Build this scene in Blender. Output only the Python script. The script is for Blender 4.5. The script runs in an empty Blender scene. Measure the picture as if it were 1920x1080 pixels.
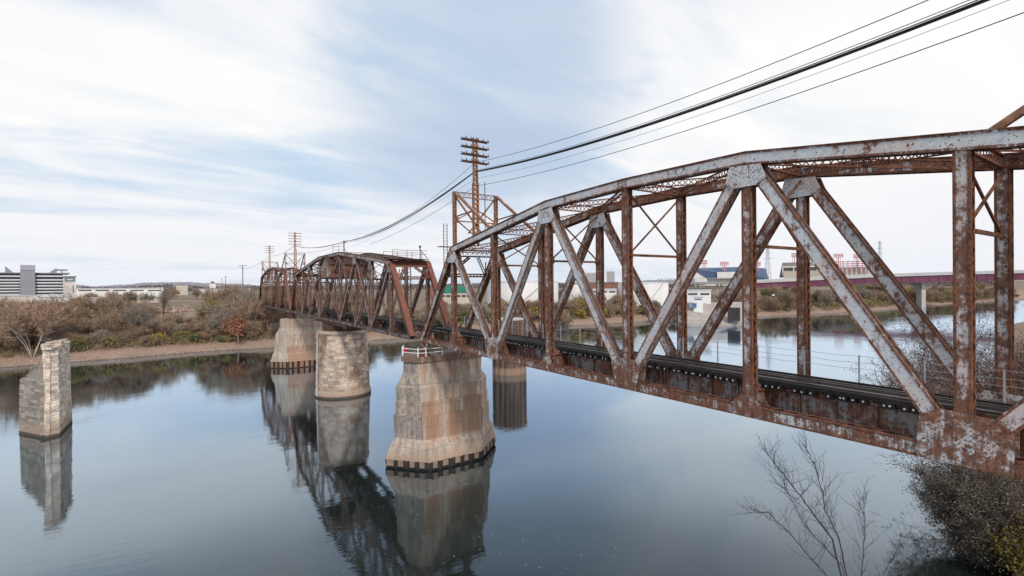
import bpy, math, random
from mathutils import Vector, Matrix, noise as mnoise
R = math.radians
V = Vector
random.seed(7)
scene = bpy.context.scene
COL = scene.collection
LIFT = 20.9            # the camera stands 20.9 m above the river; heights below are measured from eye level

# ------------------------------------------------------------------ camera geometry
FPX, YAW, PIT, ROL = 911.0, R(33.8), R(-.3), R(-.6)
def ray(px, py):
    c, s = math.cos(ROL), math.sin(ROL)
    u, v = px - 960, py - 540
    x, y = u*c + v*s, -u*s + v*c
    xc, u2 = x/FPX, -y/FPX
    f = math.cos(PIT) - u2*math.sin(PIT)
    z = math.sin(PIT) + u2*math.cos(PIT)
    return V((xc*math.cos(YAW) + f*math.sin(YAW), -xc*math.sin(YAW) + f*math.cos(YAW), z))
FWD = V((math.sin(YAW), math.cos(YAW), 0)); RGT = V((math.cos(YAW), -math.sin(YAW), 0))
def pt(px, py, F):                      # a survey sight: bearing, elevation and distance -> point
    r = ray(px, py); return r * (F / r.dot(FWD))

cam_d = bpy.data.cameras.new('camera'); cam = bpy.data.objects.new('camera', cam_d); COL.objects.link(cam)
f0 = ray(960, 540); rx = ray(961, 540) - f0; uy = ray(960, 539) - f0
M = Matrix.Identity(4)
for i in range(3):
    M[i][0] = rx.normalized()[i]; M[i][1] = uy.normalized()[i]; M[i][2] = -f0.normalized()[i]
cam.matrix_world = M
cam_d.sensor_width = 36; cam_d.lens = FPX/1920*36; cam_d.clip_end = 20000; cam_d.clip_start = .1
scene.camera = cam

# ------------------------------------------------------------------ mesh builder
class MB:
    def __init__(s): s.v=[]; s.f=[]; s.r=[]; s.m=[]
    def face(s, idx, rust=0., mi=0): s.f.append(idx); s.r.append(rust); s.m.append(mi)
    def box(s, c, ax, ay, az, hx, hy, hz, rust=0., mi=0):
        b=len(s.v); c=V(c)
        for k in (-1,1):
            for j in (-1,1):
                for i in (-1,1): s.v.append(c+ax*(i*hx)+ay*(j*hy)+az*(k*hz))
        for q in ((0,2,3,1),(4,5,7,6),(0,1,5,4),(2,6,7,3),(0,4,6,2),(1,3,7,5)):
            s.face(tuple(b+i for i in q), rust, mi)
        return s
    def abox(s, x0,x1,y0,y1,z0,z1, rust=0., mi=0):
        return s.box(((x0+x1)/2,(y0+y1)/2,(z0+z1)/2), V((1,0,0)),V((0,1,0)),V((0,0,1)), abs(x1-x0)/2,abs(y1-y0)/2,abs(z1-z0)/2, rust, mi)
    def bar(s, p0, p1, w, h, up=None, rust=0., mi=0):
        p0=V(p0); p1=V(p1); d=p1-p0; L=d.length
        if L<1e-6: return s
        d/=L; up=V(up) if up else (V((0,0,1)) if abs(d.z)<.95 else V((1,0,0)))
        a=d.cross(up).normalized(); u=a.cross(d)
        return s.box((p0+p1)/2, d, a, u, L/2, w/2, h/2, rust, mi)
    def tube(s, pts, rad, n=6, rust=0., mi=0, cap=False):
        pts=[V(p) for p in pts]
        if not hasattr(rad,'__len__'): rad=[rad]*len(pts)
        b=len(s.v)
        for i,p in enumerate(pts):
            d=(pts[min(i+1,len(pts)-1)]-pts[max(i-1,0)]).normalized()
            a=d.cross(V((0,0,1)) if abs(d.z)<.9 else V((1,0,0))).normalized(); u=a.cross(d)
            for k in range(n):
                t=2*math.pi*k/n; s.v.append(p+a*(math.cos(t)*rad[i])+u*(math.sin(t)*rad[i]))
        for i in range(len(pts)-1):
            for k in range(n):
                s.face((b+i*n+k, b+i*n+(k+1)%n, b+(i+1)*n+(k+1)%n, b+(i+1)*n+k), rust, mi)
        if cap:
            s.face(tuple(b+k for k in range(n))[::-1], rust, mi); s.face(tuple(b+(len(pts)-1)*n+k for k in range(n)), rust, mi)
        return s
    def prism(s, pts, ext, rust=0., mi=0):        # planar polygon pushed along ext
        b=len(s.v); n=len(pts); ext=V(ext)
        for p in pts: s.v.append(V(p))
        for p in pts: s.v.append(V(p)+ext)
        s.face(tuple(range(b,b+n))[::-1], rust, mi); s.face(tuple(range(b+n,b+2*n)), rust, mi)
        for i in range(n): s.face((b+i,b+(i+1)%n,b+n+(i+1)%n,b+n+i), rust, mi)
        return s
    def loft(s, rings, cap_top=True, rust=0., mi=0):
        b=len(s.v); n=len(rings[0])
        for r in rings:
            for p in r: s.v.append(V(p))
        for i in range(len(rings)-1):
            for k in range(n):
                s.face((b+i*n+k,b+i*n+(k+1)%n,b+(i+1)*n+(k+1)%n,b+(i+1)*n+k), rust, mi)
        if cap_top: s.face(tuple(b+(len(rings)-1)*n+k for k in range(n)), rust, mi)
        return s
    def rivet(s, p, nrm, r=.032, rust=.35):
        p=V(p); nrm=V(nrm); a=nrm.cross(V((.3,.5,.8))).normalized(); u=nrm.cross(a); b=len(s.v)
        for k in range(5):
            t=k*1.2566; s.v.append(p+a*(math.cos(t)*r)+u*(math.sin(t)*r))
        s.v.append(p+nrm*r*.75)
        for k in range(5): s.face((b+k,b+(k+1)%5,b+5), rust)
    def tri(s, a, b, c, rust=0., mi=0):
        i=len(s.v); s.v+= [a,b,c]; s.face((i,i+1,i+2), rust, mi)
    def build(s, name, mat, parent=None, smooth=False):
        org = V(parent['_o']) if parent is not None else V((0,0,0))
        me=bpy.data.meshes.new(name)
        me.from_pydata([tuple(p-org) for p in s.v], [], s.f)
        mats = mat if isinstance(mat,(list,tuple)) else [mat]
        for m in mats: me.materials.append(m)
        if len(mats)>1: me.polygons.foreach_set('material_index', s.m)
        at=me.attributes.new('rust','FLOAT','FACE'); at.data.foreach_set('value', s.r)
        if smooth: me.polygons.foreach_set('use_smooth',[True]*len(s.f))
        me.update()
        o=bpy.data.objects.new(name, me); COL.objects.link(o)
        if parent is not None:
            o.parent=parent; o['_o']=tuple(org)
        else: o['_o']=(0,0,0)
        return o
def thing(name, label, cat, loc, group=None):
    o=bpy.data.objects.new(name,None); COL.objects.link(o); o.location=V(loc); o['_o']=tuple(loc); o.empty_display_size=.5
    o['label']=label; o['category']=cat
    if group: o['group']=group
    return o
def tag(o, label=None, cat=None, group=None, kind=None):
    if label: o['label']=label
    if cat: o['category']=cat
    if group: o['group']=group
    if kind: o['kind']=kind
    return o
def dup(root, loc, scale=1., rz=0., label=None, group=None, mats=None):
    r=root.copy(); COL.objects.link(r); r.location=V(loc); r.rotation_euler=(0,0,rz); r['_o']=tuple(loc)
    r.scale = scale if hasattr(scale,'__len__') else (scale,)*3
    if label: r['label']=label
    if group: r['group']=group
    for ch in list(root.children):
        c=ch.copy(); COL.objects.link(c); c.parent=r
        if mats and ch.name.split('.')[0] in mats:
            c.material_slots[0].link='OBJECT'; c.material_slots[0].material=mats[ch.name.split('.')[0]]
    return r

# ------------------------------------------------------------------ materials
class NT:
    def __init__(s, name):
        s.mat=bpy.data.materials.new(name); s.mat.use_nodes=True
        s.t=s.mat.node_tree; s.t.nodes.clear()
        s.out=s.n('ShaderNodeOutputMaterial'); s.b=s.n('ShaderNodeBsdfPrincipled')
        s.l(s.b.outputs[0], s.out.inputs[0])
        s.tc=s.n('ShaderNodeTexCoord')
    def n(s, t, **k):
        x=s.t.nodes.new(t)
        for a,b in k.items(): setattr(x,a,b)
        return x
    def l(s,a,b): s.t.links.new(a,b)
    def mapped(s, scale=(1,1,1), rot=(0,0,0), src='Object'):
        m=s.n('ShaderNodeMapping'); m.inputs['Scale'].default_value=scale; m.inputs['Rotation'].default_value=rot
        s.l(s.tc.outputs[src], m.inputs[0]); return m.outputs[0]
    def noise(s, scale, det=6, rough=.6, vec=None, dist=0.):
        x=s.n('ShaderNodeTexNoise'); x.inputs['Scale'].default_value=scale; x.inputs['Detail'].default_value=det
        x.inputs['Roughness'].default_value=rough; x.inputs['Distortion'].default_value=dist
        s.l(vec if vec is not None else s.tc.outputs['Object'], x.inputs['Vector']); return x.outputs['Fac']
    def math(s, op, a, b=None, clamp=False):
        x=s.n('ShaderNodeMath', operation=op); x.use_clamp=clamp
        for i,q in enumerate((a,b)):
            if q is None: continue
            if isinstance(q,(int,float)): x.inputs[i].default_value=q
            else: s.l(q, x.inputs[i])
        return x.outputs[0]
    def ramp(s, fac, stops):
        x=s.n('ShaderNodeValToRGB'); e=x.color_ramp.elements
        while len(e)<len(stops): e.new(.5)
        for i,(p,c) in enumerate(stops):
            e[i].position=p; e[i].color=(*c,1) if hasattr(c,'__len__') else (c,c,c,1)
        s.l(fac, x.inputs[0]); return x.outputs[0]
    def mix(s, fac, a, b, mode='MIX'):
        x=s.n('ShaderNodeMix', data_type='RGBA', blend_type=mode)
        for sock,q in ((x.inputs[0],fac),(x.inputs[6],a),(x.inputs[7],b)):
            if isinstance(q,(int,float)): sock.default_value=q
            elif isinstance(q,tuple): sock.default_value=(*q,1) if len(q)==3 else q
            else: s.l(q,sock)
        return x.outputs[2]
    def attr(s, name):
        x=s.n('ShaderNodeAttribute'); x.attribute_name=name; return x
    def bump(s, h, strength=.3, dist=.05):
        x=s.n('ShaderNodeBump'); x.inputs['Strength'].default_value=strength; x.inputs['Distance'].default_value=dist
        s.l(h, x.inputs['Height']); s.l(x.outputs[0], s.b.inputs['Normal'])
    def done(s, col, rough=.8, spec=.3, metal=0.):
        if isinstance(col,tuple): s.b.inputs['Base Color'].default_value=(*col,1)
        else: s.l(col, s.b.inputs['Base Color'])
        if isinstance(rough,(int,float)): s.b.inputs['Roughness'].default_value=rough
        else: s.l(rough, s.b.inputs['Roughness'])
        s.b.inputs['Specular IOR Level'].default_value=spec; s.b.inputs['Metallic'].default_value=metal
        return s.mat

def steel(name, bias, paintA=(.61,.625,.635), paintB=(.65,.52,.48), rustA=(.068,.031,.022), rustB=(.285,.112,.055), streak=.25, dirt=.5):
    m=NT(name)
    big=m.noise(.8,8,.68); mid=m.noise(3.6,8,.74); fine=m.noise(13,6,.7)
    st=m.noise(1.,7,.7, m.mapped((5.,5.,.45)))
    a=m.attr('rust').outputs['Fac']
    v=m.math('ADD', m.math('ADD', m.math('MULTIPLY',big,.46), m.math('MULTIPLY',mid,.34)), m.math('MULTIPLY',st,streak-.02))
    v=m.math('ADD', v, m.math('MULTIPLY',fine,.14))
    v=m.math('ADD', v, m.math('MULTIPLY',a,.30))
    v=m.math('ADD', v, bias)
    spots=m.ramp(m.noise(7.5,3,.55),[(.635,0.),(.665,.12)])
    spots2=m.ramp(m.noise(19.,2,.5),[(.66,0.),(.70,.10)])
    v=m.math('ADD', v, m.math('ADD',spots,spots2))
    mask=m.ramp(v, [(.535,0.),(.56,.5),(.59,.92),(.68,1.)])
    pmix=m.ramp(m.noise(.5,6,.65), [(.44,0.),(.60,1.)])
    paint=m.mix(pmix, paintA, paintB)
    paint=m.mix(m.math('MULTIPLY',m.ramp(mid,[(.3,0.),(.75,1.)]),dirt), paint, (.23,.21,.20))
    rst=m.mix(m.ramp(m.noise(3.3,9,.75),[(.35,0.),(.68,1.)]), rustA, rustB)
    rst=m.mix(m.ramp(fine,[(.56,0.),(.68,.6)]), rst, (.34,.18,.115))
    col=m.mix(mask, paint, rst)
    m.bump(m.math('ADD', m.math('MULTIPLY',mask,.5), m.math('MULTIPLY',fine,.5)), .35, .02)
    return m.done(col, m.ramp(mask,[(0.,.55),(1.,.9)]), .3)
MS = {}
MS['paint']=steel('weathered_grey_paint', -.085, paintA=(.68,.70,.715), paintB=(.70,.59,.55))
MS['diag']=steel('peeling_grey_blue_paint', -.078, paintA=(.68,.70,.72), paintB=(.70,.58,.545))
MS['post']=steel('rusty_post_steel', -.015)
MS['mid']=steel('half_rusted_steel', -.035)
MS['low']=steel('streaked_chord_steel', -.085, streak=.46, rustA=(.062,.028,.021), rustB=(.28,.112,.058))
MS['lat']=steel('rusted_lacing_steel', .08)
MS['stringer']=steel('dull_grey_stringer', -.06, paintA=(.30,.30,.30), paintB=(.33,.29,.27), streak=.36)
MS['brown']=steel('brown_swing_steel', -.035, paintA=(.45,.43,.425), paintB=(.42,.31,.265), rustA=(.075,.038,.028), rustB=(.22,.105,.07))
MS['dark']=steel('dark_swing_steel', -.02, paintA=(.25,.23,.225), paintB=(.19,.145,.13), rustA=(.035,.02,.016), rustB=(.10,.05,.034))
MS['red']=steel('red_brown_portal_steel', .12, rustA=(.13,.05,.036), rustB=(.27,.105,.07))
MS['tower']=steel('orange_rust_tower_steel', .02, paintA=(.52,.46,.41), paintB=(.50,.38,.31), rustA=(.15,.07,.04), rustB=(.42,.21,.12))
MS['far']=steel('far_span_steel', .02, paintA=(.31,.28,.28), paintB=(.27,.19,.17), rustA=(.09,.042,.03), rustB=(.23,.11,.07))

def plain(name, c, rough=.8, var=.25, scale=1.5, spec=.3, metal=0.):
    m=NT(name); n=m.noise(scale,6,.65)
    d=tuple(x*(1-var) for x in c); b=tuple(min(1,x*(1+var)) for x in c)
    col=m.mix(m.ramp(n,[(.3,0.),(.7,1.)]), d, b)
    return m.done(col, rough, spec, metal)
M_TIE=plain('creosote_timber',(.028,.022,.02),.85,.5,3.)
M_RAILTOP=plain('worn_rail_steel',(.16,.13,.115),.4,.25,2.,.5,.5)
M_BOLT=plain('pale_washer',(.75,.75,.75),.5,.1)
M_CABLE=plain('black_cable',(.02,.02,.022),.6,.1)
M_GALV=plain('galvanised_post',(.42,.44,.45),.5,.15)
M_WHITE=plain('white_paint',(.75,.75,.74),.6,.12)
M_REDSIGN=plain('red_paint',(.5,.03,.03),.5,.1)
M_INS=plain('dark_insulator',(.06,.05,.07),.3,.2)

def concrete(name, rustamt=.5, base=(.40,.355,.31), warm=(.36,.25,.18)):
    m=NT(name)
    big=m.noise(.28,6,.6); mid=m.noise(1.7,8,.7)
    st=m.noise(1.,6,.65,m.mapped((1.6,1.6,.09)))
    st2=m.noise(1.,6,.65,m.mapped((.5,.5,.05)))
    col=m.mix(m.ramp(mid,[(.3,0.),(.75,1.)]), tuple(x*.72 for x in base), tuple(min(1,x*1.25) for x in base))
    col=m.mix(m.math('MULTIPLY',m.ramp(st,[(.48,0.),(.66,1.)]),.55), col, (.14,.12,.105))
    a=m.attr('rust').outputs['Fac']
    st3=m.noise(1.,5,.6,m.mapped((2.6,2.6,.06)))
    w=m.math('MULTIPLY', m.ramp(m.math('ADD',m.math('ADD',m.math('MULTIPLY',st2,.55),m.math('ADD',m.math('MULTIPLY',st3,.75),m.math('MULTIPLY',mid,.08))),m.math('MULTIPLY',a,.15)),[(.70,0.),(.76,.55),(.88,1.)]), rustamt)
    col=m.mix(w, col, (.30,.16,.098))
    col=m.mix(m.math('MULTIPLY',m.ramp(st3,[(.56,0.),(.66,1.)]),.35), col, (.60,.52,.45))
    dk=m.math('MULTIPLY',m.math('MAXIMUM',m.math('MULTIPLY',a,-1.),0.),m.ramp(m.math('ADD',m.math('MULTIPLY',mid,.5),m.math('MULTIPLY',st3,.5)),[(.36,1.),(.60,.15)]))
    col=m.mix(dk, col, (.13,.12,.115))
    sep=m.n('ShaderNodeSeparateXYZ'); m.l(m.tc.outputs['Object'],sep.inputs[0])
    z=m.math('ADD', sep.outputs[2], m.math('MULTIPLY',mid,.8))
    low=m.ramp(m.math('DIVIDE',z,14.),[(.10,1.),(.20,0.)])
    col=m.mix(m.math('MULTIPLY',low,.85), col, warm)
    wet=m.ramp(m.math('DIVIDE',z,14.),[(.028,1.),(.05,0.)])
    col=m.mix(m.math('MULTIPLY',wet,.8), col, (.06,.05,.042))
    # lift lines of the pours, strengthened to paint in ledge shading
    wv=m.math('FRACT', m.math('MULTIPLY',m.math('ADD',sep.outputs[2],m.math('MULTIPLY',big,.08)),.42))
    ln=m.ramp(wv,[(0.,1.),(.03,0.)])
    col=m.mix(m.math('MULTIPLY',ln,.6), col, (.10,.085,.075))
    m.bump(m.math('ADD',mid,m.math('MULTIPLY',ln,-.4)), .5, .06)
    return m.done(col,.92,.2)
M_CONC=concrete('stained_pier_concrete',.9,(.46,.375,.30))
M_CONC2=concrete('pale_pier_concrete',.75,(.46,.385,.315))
M_CONCP=plain('clean_bridge_concrete',(.45,.42,.38),.9,.2,.3)

def stone(name, base=(.36,.30,.25), stain=.6):
    m=NT(name)
    sep=m.n('ShaderNodeSeparateXYZ'); m.l(m.tc.outputs['Object'],sep.inputs[0])
    mid=m.noise(1.8,8,.72); fine=m.noise(7.,6,.7); big=m.noise(.35,5,.6); st=m.noise(1.,6,.65,m.mapped((1.2,1.2,.12)))
    a=m.attr('rust').outputs['Fac']
    t=m.math('ADD',m.math('MULTIPLY',a,.55),m.math('MULTIPLY',fine,.5))
    col=m.mix(m.ramp(t,[(.25,0.),(.8,1.)]), tuple(x*.66 for x in base), tuple(min(1,x*1.34) for x in base))
    col=m.mix(m.math('MULTIPLY',m.ramp(mid,[(.46,0.),(.74,1.)]),.6), col, (.14,.115,.10))
    col=m.mix(m.math('MULTIPLY',m.ramp(mid,[(.28,1.),(.42,0.)]),.4), col, (.58,.50,.43))
    col=m.mix(m.math('MULTIPLY',m.ramp(m.math('ADD',big,m.math('MULTIPLY',st,.6)),[(.76,0.),(.95,1.)]),stain), col, (.20,.095,.05))
    low=m.ramp(m.math('DIVIDE',m.math('ADD',sep.outputs[2],mid),14.),[(.10,1.),(.22,0.)])
    col=m.mix(m.math('MULTIPLY',low,.7), col, (.36,.25,.18))
    wet=m.ramp(m.math('DIVIDE',m.math('ADD',sep.outputs[2],m.math('MULTIPLY',mid,.3)),14.),[(.03,1.),(.048,0.)])
    col=m.mix(m.math('MULTIPLY',wet,.85), col, (.05,.042,.035))
    m.bump(m.math('ADD',m.math('MULTIPLY',fine,.5),mid), .8, .12)
    return m.done(col,.95,.15)
M_STONER=stone('coursed_stone_round',base=(.54,.43,.345),stain=.75)
M_STONE=stone('weathered_limestone',base=(.74,.62,.51),stain=.10)

M_STONED=stone('dark_weathered_limestone',base=(.33,.29,.245),stain=.3)  # darker weathered stone for the cutwater
def sheetpile(name):
    m=NT(name); st=m.noise(1.,6,.7,m.mapped((1.3,1.3,.05))); mid=m.noise(1.5,6,.7)
    col=m.mix(m.ramp(st,[(.38,0.),(.66,1.)]),(.055,.035,.028),(.20,.13,.095))
    col=m.mix(m.math('MULTIPLY',m.ramp(st,[(.62,0.),(.72,1.)]),.55),col,(.42,.37,.33))
    sep=m.n('ShaderNodeSeparateXYZ'); m.l(m.tc.outputs['Object'],sep.inputs[0])
    low=m.ramp(m.math('DIVIDE',m.math('ADD',sep.outputs[2],m.math('MULTIPLY',mid,.4)),13.),[(.12,1.),(.16,0.)])
    col=m.mix(m.math('MULTIPLY',low,.8),col,(.30,.19,.13))
    return m.done(col,.85,.3)
M_PILE=sheetpile('sheet_pile_steel')

def foliage(name, stops, scale=.35, rough=.85, obj=True):
    m=NT(name); n=m.noise(scale,5,.7); a=m.attr('rust').outputs['Fac']
    if obj:
        oi=m.n('ShaderNodeObjectInfo'); v=m.math('ADD',m.math('MULTIPLY',n,.55),m.math('ADD',m.math('MULTIPLY',a,.45),m.math('MULTIPLY',m.math('SUBTRACT',oi.outputs['Random'],.5),.25)))
    else: v=m.math('ADD',m.math('MULTIPLY',n,.7),m.math('MULTIPLY',a,.35))
    return m.done(m.ramp(v,stops),rough,.15)
FOL={
 'brown':foliage('bare_brown_twigs',[(.2,(0.150,0.102,0.072)),(.45,(0.272,0.188,0.127)),(.7,(0.416,0.308,0.215))]),
 'grey':foliage('grey_brown_twigs',[(.2,(0.131,0.104,0.083)),(.45,(0.239,0.194,0.152)),(.7,(0.386,0.319,0.257))]),
 'redbrown':foliage('reddish_twigs',[(.2,(0.169,0.105,0.073)),(.45,(0.306,0.194,0.134)),(.7,(0.432,0.298,0.214))]),
 'olive':foliage('olive_leaves',[(.2,(0.089,0.080,0.041)),(.45,(0.196,0.168,0.073)),(.7,(0.338,0.271,0.114))]),
 'yellow':foliage('yellow_autumn_leaves',[(.2,(0.140,0.097,0.031)),(.45,(0.292,0.205,0.057)),(.7,(0.421,0.302,0.085))]),
 'red':foliage('rusty_red_leaves',[(.2,(.19,.075,.045)),(.45,(.34,.15,.09)),(.7,(.45,.24,.15))]),
 'green':foliage('dull_green_leaves',[(.2,(0.047,0.059,0.032)),(.45,(0.103,0.124,0.054)),(.7,(0.185,0.199,0.086))]),
 'darkbush':foliage('dark_bush_leaves',[(.2,(.030,.025,.019)),(.45,(.085,.068,.050)),(.7,(.22,.185,.15))],1.2),
 'yellowgreen':foliage('yellow_green_leaves',[(.2,(.05,.042,.015)),(.45,(.13,.11,.03)),(.7,(.22,.17,.05))],1.),
 'thicket':foliage('red_brown_near_twigs',[(.2,(.045,.026,.02)),(.45,(.11,.062,.045)),(.7,(.21,.14,.11))],.8),
}
M_BARK=plain('brown_bark',(.10,.075,.06),.9,.3,2.)
M_BARKP=plain('pale_sycamore_bark',(.40,.34,.29),.85,.25,1.)
M_BARKD=plain('dark_twig_bark',(.035,.026,.023),.9,.3,3.,.1)

# ------------------------------------------------------------------ world and sun
SUN_AZ = R(196)      # compass bearing from +Y, clockwise: behind the camera
SUN_EL = R(38)
def make_world():
    w=bpy.data.worlds.new('World'); scene.world=w; w.use_nodes=True
    t=w.node_tree; t.nodes.clear()
    class W(NT):
        def __init__(s): s.t=t
    m=W(); out=m.n('ShaderNodeOutputWorld'); bg=m.n('ShaderNodeBackground'); m.l(bg.outputs[0],out.inputs[0])
    m.tc=m.n('ShaderNodeTexCoord')
    sky=m.n('ShaderNodeTexSky'); sky.sky_type='NISHITA'; sky.sun_disc=False
    sky.sun_elevation=SUN_EL; sky.sun_rotation=SUN_AZ; sky.air_density=1.; sky.dust_density=2.
    sep=m.n('ShaderNodeSeparateXYZ'); m.l(m.tc.outputs['Generated'],sep.inputs[0])
    z=m.math('MAXIMUM',sep.outputs[2],0.)
    den=m.math('ADD',z,.16)
    cmb=m.n('ShaderNodeCombineXYZ'); m.l(m.math('DIVIDE',sep.outputs[0],den),cmb.inputs[0]); m.l(m.math('DIVIDE',sep.outputs[1],den),cmb.inputs[1])
    def mp(scale,rot,loc=(0,0,0)):
        x=m.n('ShaderNodeMapping'); x.inputs['Scale'].default_value=scale; x.inputs['Rotation'].default_value=(0,0,rot); x.inputs['Location'].default_value=loc
        m.l(cmb.outputs[0],x.inputs[0]); return x.outputs[0]
    n1=m.noise(1.,6,.50,mp((.36,.95,1),R(-58),(3.1,.7,0)),1.1)      # long streaks
    n2=m.noise(1.,8,.56,mp((1.1,2.5,1),R(-46),(1.3,5.2,0)),.9)
    n3=m.noise(1.,5,.5,mp((.35,.5,1),R(20),(7.4,2.,0)),.4)
    def toward(px,py,a,b):            # how close a direction of the sky is to one bearing
        d=m.n('ShaderNodeVectorMath',operation='DOT_PRODUCT'); m.l(m.tc.outputs['Generated'],d.inputs[0]); d.inputs[1].default_value=ray(px,py).normalized()
        mr=m.n('ShaderNodeMapRange',interpolation_type='SMOOTHSTEP'); m.l(d.outputs['Value'],mr.inputs[0]); mr.inputs[1].default_value=math.cos(R(a)); mr.inputs[2].default_value=math.cos(R(b)); return mr.outputs[0]
    east=toward(1950,60,52,8); west=toward(60,330,30,4); mid=toward(900,170,20,2); low=toward(760,330,13,2)
    v=m.math('ADD',m.math('MULTIPLY',n1,.62),m.math('ADD',m.math('MULTIPLY',n2,.42),m.math('MULTIPLY',n3,.40)))
    v=m.math('SUBTRACT',v,.17)
    v=m.math('ADD',v,m.math('MULTIPLY',east,.17)); v=m.math('ADD',v,m.math('MULTIPLY',west,.15)); v=m.math('ADD',v,m.math('MULTIPLY',low,.07))
    v=m.math('SUBTRACT',v,m.math('MULTIPLY',mid,.05))
    mask=m.ramp(v,[(.42,0.),(.51,.30),(.61,.80),(.70,1.)])
    haze=m.ramp(z,[(0.,1.),(.10,.55),(.26,0.)])
    blue=m.mix(.86, sky.outputs[0], (5.0,6.95,9.0))
    white=m.mix(n2,(9.1,9.25,9.5),(10.8,10.5,10.2))
    col=m.mix(mask, blue, white)
    wedge=m.math('MULTIPLY',mid,m.ramp(m.math('ADD',n3,m.math('MULTIPLY',n1,.6)),[(.70,1.),(1.0,.25)]))
    col=m.mix(m.math('MULTIPLY',wedge,.95), col, (5.0,6.0,7.7))
    col=m.mix(m.math('MULTIPLY',haze,.65), col, (7.8,8.2,9.1))
    high=m.ramp(z,[(.40,0.),(.62,1.)])
    col=m.mix(m.math('MULTIPLY',high,.45), col, (4.6,5.6,7.6))
    m.l(col,bg.inputs['Color']); bg.inputs['Strength'].default_value=.1
    return bg
make_world()
sd=bpy.data.lights.new('sun','SUN'); sd.energy=2.7; sd.angle=R(8); sd.color=(1.,.93,.84)
so=bpy.data.objects.new('sun',sd); COL.objects.link(so)
sdir=V((math.sin(SUN_AZ)*math.cos(SUN_EL), math.cos(SUN_AZ)*math.cos(SUN_EL), math.sin(SUN_EL)))
so.rotation_euler=(-sdir).to_track_quat('-Z','Y').to_euler(); so.location=(0,-40,60)

# ------------------------------------------------------------------ steel members
X1=V((1,0,0)); Y1=V((0,1,0)); Z1=V((0,0,1))
def member(mb, p0, p1, dep, wid, rust=.0, riv=0, lace=True, pitch=None, lat=X1, cover=0, lip=.09, lace_w=.055, edge=True):
    """two channel webs tied by zigzag lacing; riv: +1/-1 rivets on that side's outer web"""
    p0=V(p0); p1=V(p1); D=p1-p0; L=D.length; D/=L; N=lat.cross(D).normalized(); c=(p0+p1)/2
    for s in (-1,1):
        mb.box(c+lat*(s*wid/2), D,N,lat, L/2,dep/2,.014, rust)
        if edge:
            for t in (-1,1):
                mb.box(c+lat*(s*(wid/2-lip/2))+N*(t*(dep/2-.006)), D,lat,N, L/2,lip/2,.012, rust+.45)
                mb.box(c+lat*(s*(wid/2+.018))+N*(t*(dep/2-.045)), D,N,lat, L/2,.045,.010, rust+.36)
    if cover:
        mb.box(c+N*(cover*(dep/2+.012)), D,lat,N, L/2,wid/2+.05,.014, rust+.35)
    if lace:
        pitch=pitch or wid*1.15
        n=max(2,int(L/pitch)); hw=wid/2-.05
        for t in (-1,1):
            if cover and t==(1 if cover>0 else -1): continue
            for i in range(n):
                a=p0+D*(L*i/n); b=p0+D*(L*(i+1)/n); s=1 if i%2 else -1
                mb.bar(a+lat*(s*hw)+N*(t*(dep/2+.008)), b-lat*(s*hw)+N*(t*(dep/2+.008)), lace_w,.016, up=N*t, rust=rust+.6)
    if riv:
        for s in ((-1,1) if riv==2 else (riv,)):
            n=int(L/.21)
            for i in range(n):
                for t in (-1,1):
                    mb.rivet(p0+D*(.1+L*i/n)+lat*(s*(wid/2+.028))+N*(t*(dep/2-.045)), lat*s, .032, rust+.75)
def hull(pts):
    pts=sorted(set(pts))
    def half(ps):
        h=[]
        for p in ps:
            while len(h)>1 and (h[-1][0]-h[-2][0])*(p[1]-h[-2][1])-(h[-1][1]-h[-2][1])*(p[0]-h[-2][0])<=0: h.pop()
            h.append(p)
        return h[:-1]
    return half(pts)+half(pts[::-1])
def gusset(mb, x, node, dirs, wid, riv=0, rust=.05, rows=.17, below=False):
    """dirs: list of (unit direction YZ, reach, half width)"""
    pts=[]
    for (dy,dz),L,hw in dirs:
        if below and abs(dz)<.5:
            sg=-1 if dy>0 else 1
            pts.append((node[0]+dy*L+dz*sg*-hw*-1*0, node[1]+dz*L-.31)); continue
        for s in (-1,1): pts.append((node[0]+dy*L-dz*s*hw, node[1]+dz*L+dy*s*hw))
    h=hull(pts)
    for s in (-1,1):
        xx=x+s*(wid/2+.034)
        mb.prism([(xx,p[0],p[1]) for p in h],(s*.022,0,0),rust)
        if riv==2 or riv==s:
            for (dy,dz),L,hw in dirs:
                if below and abs(dz)<.5: continue
                n=int(L/rows)
                for i in range(4 if below else 2,n+1):
                    for q in (-1,-.4,.4,1):
                        l=i*L/n-.06; w=q*(hw-.07)
                        mb.rivet((xx+s*.022, node[0]+dy*l-dz*w, node[1]+dz*l+dy*w),(s,0,0),.032,rust+.65)
def unit2(a,b):
    d=(b[0]-a[0],b[1]-a[1]); L=math.hypot(*d); return (d[0]/L,d[1]/L),L
XN, XF = 23.17, 28.54
XC=(XN+XF)/2
ZB=-6.61

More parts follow.
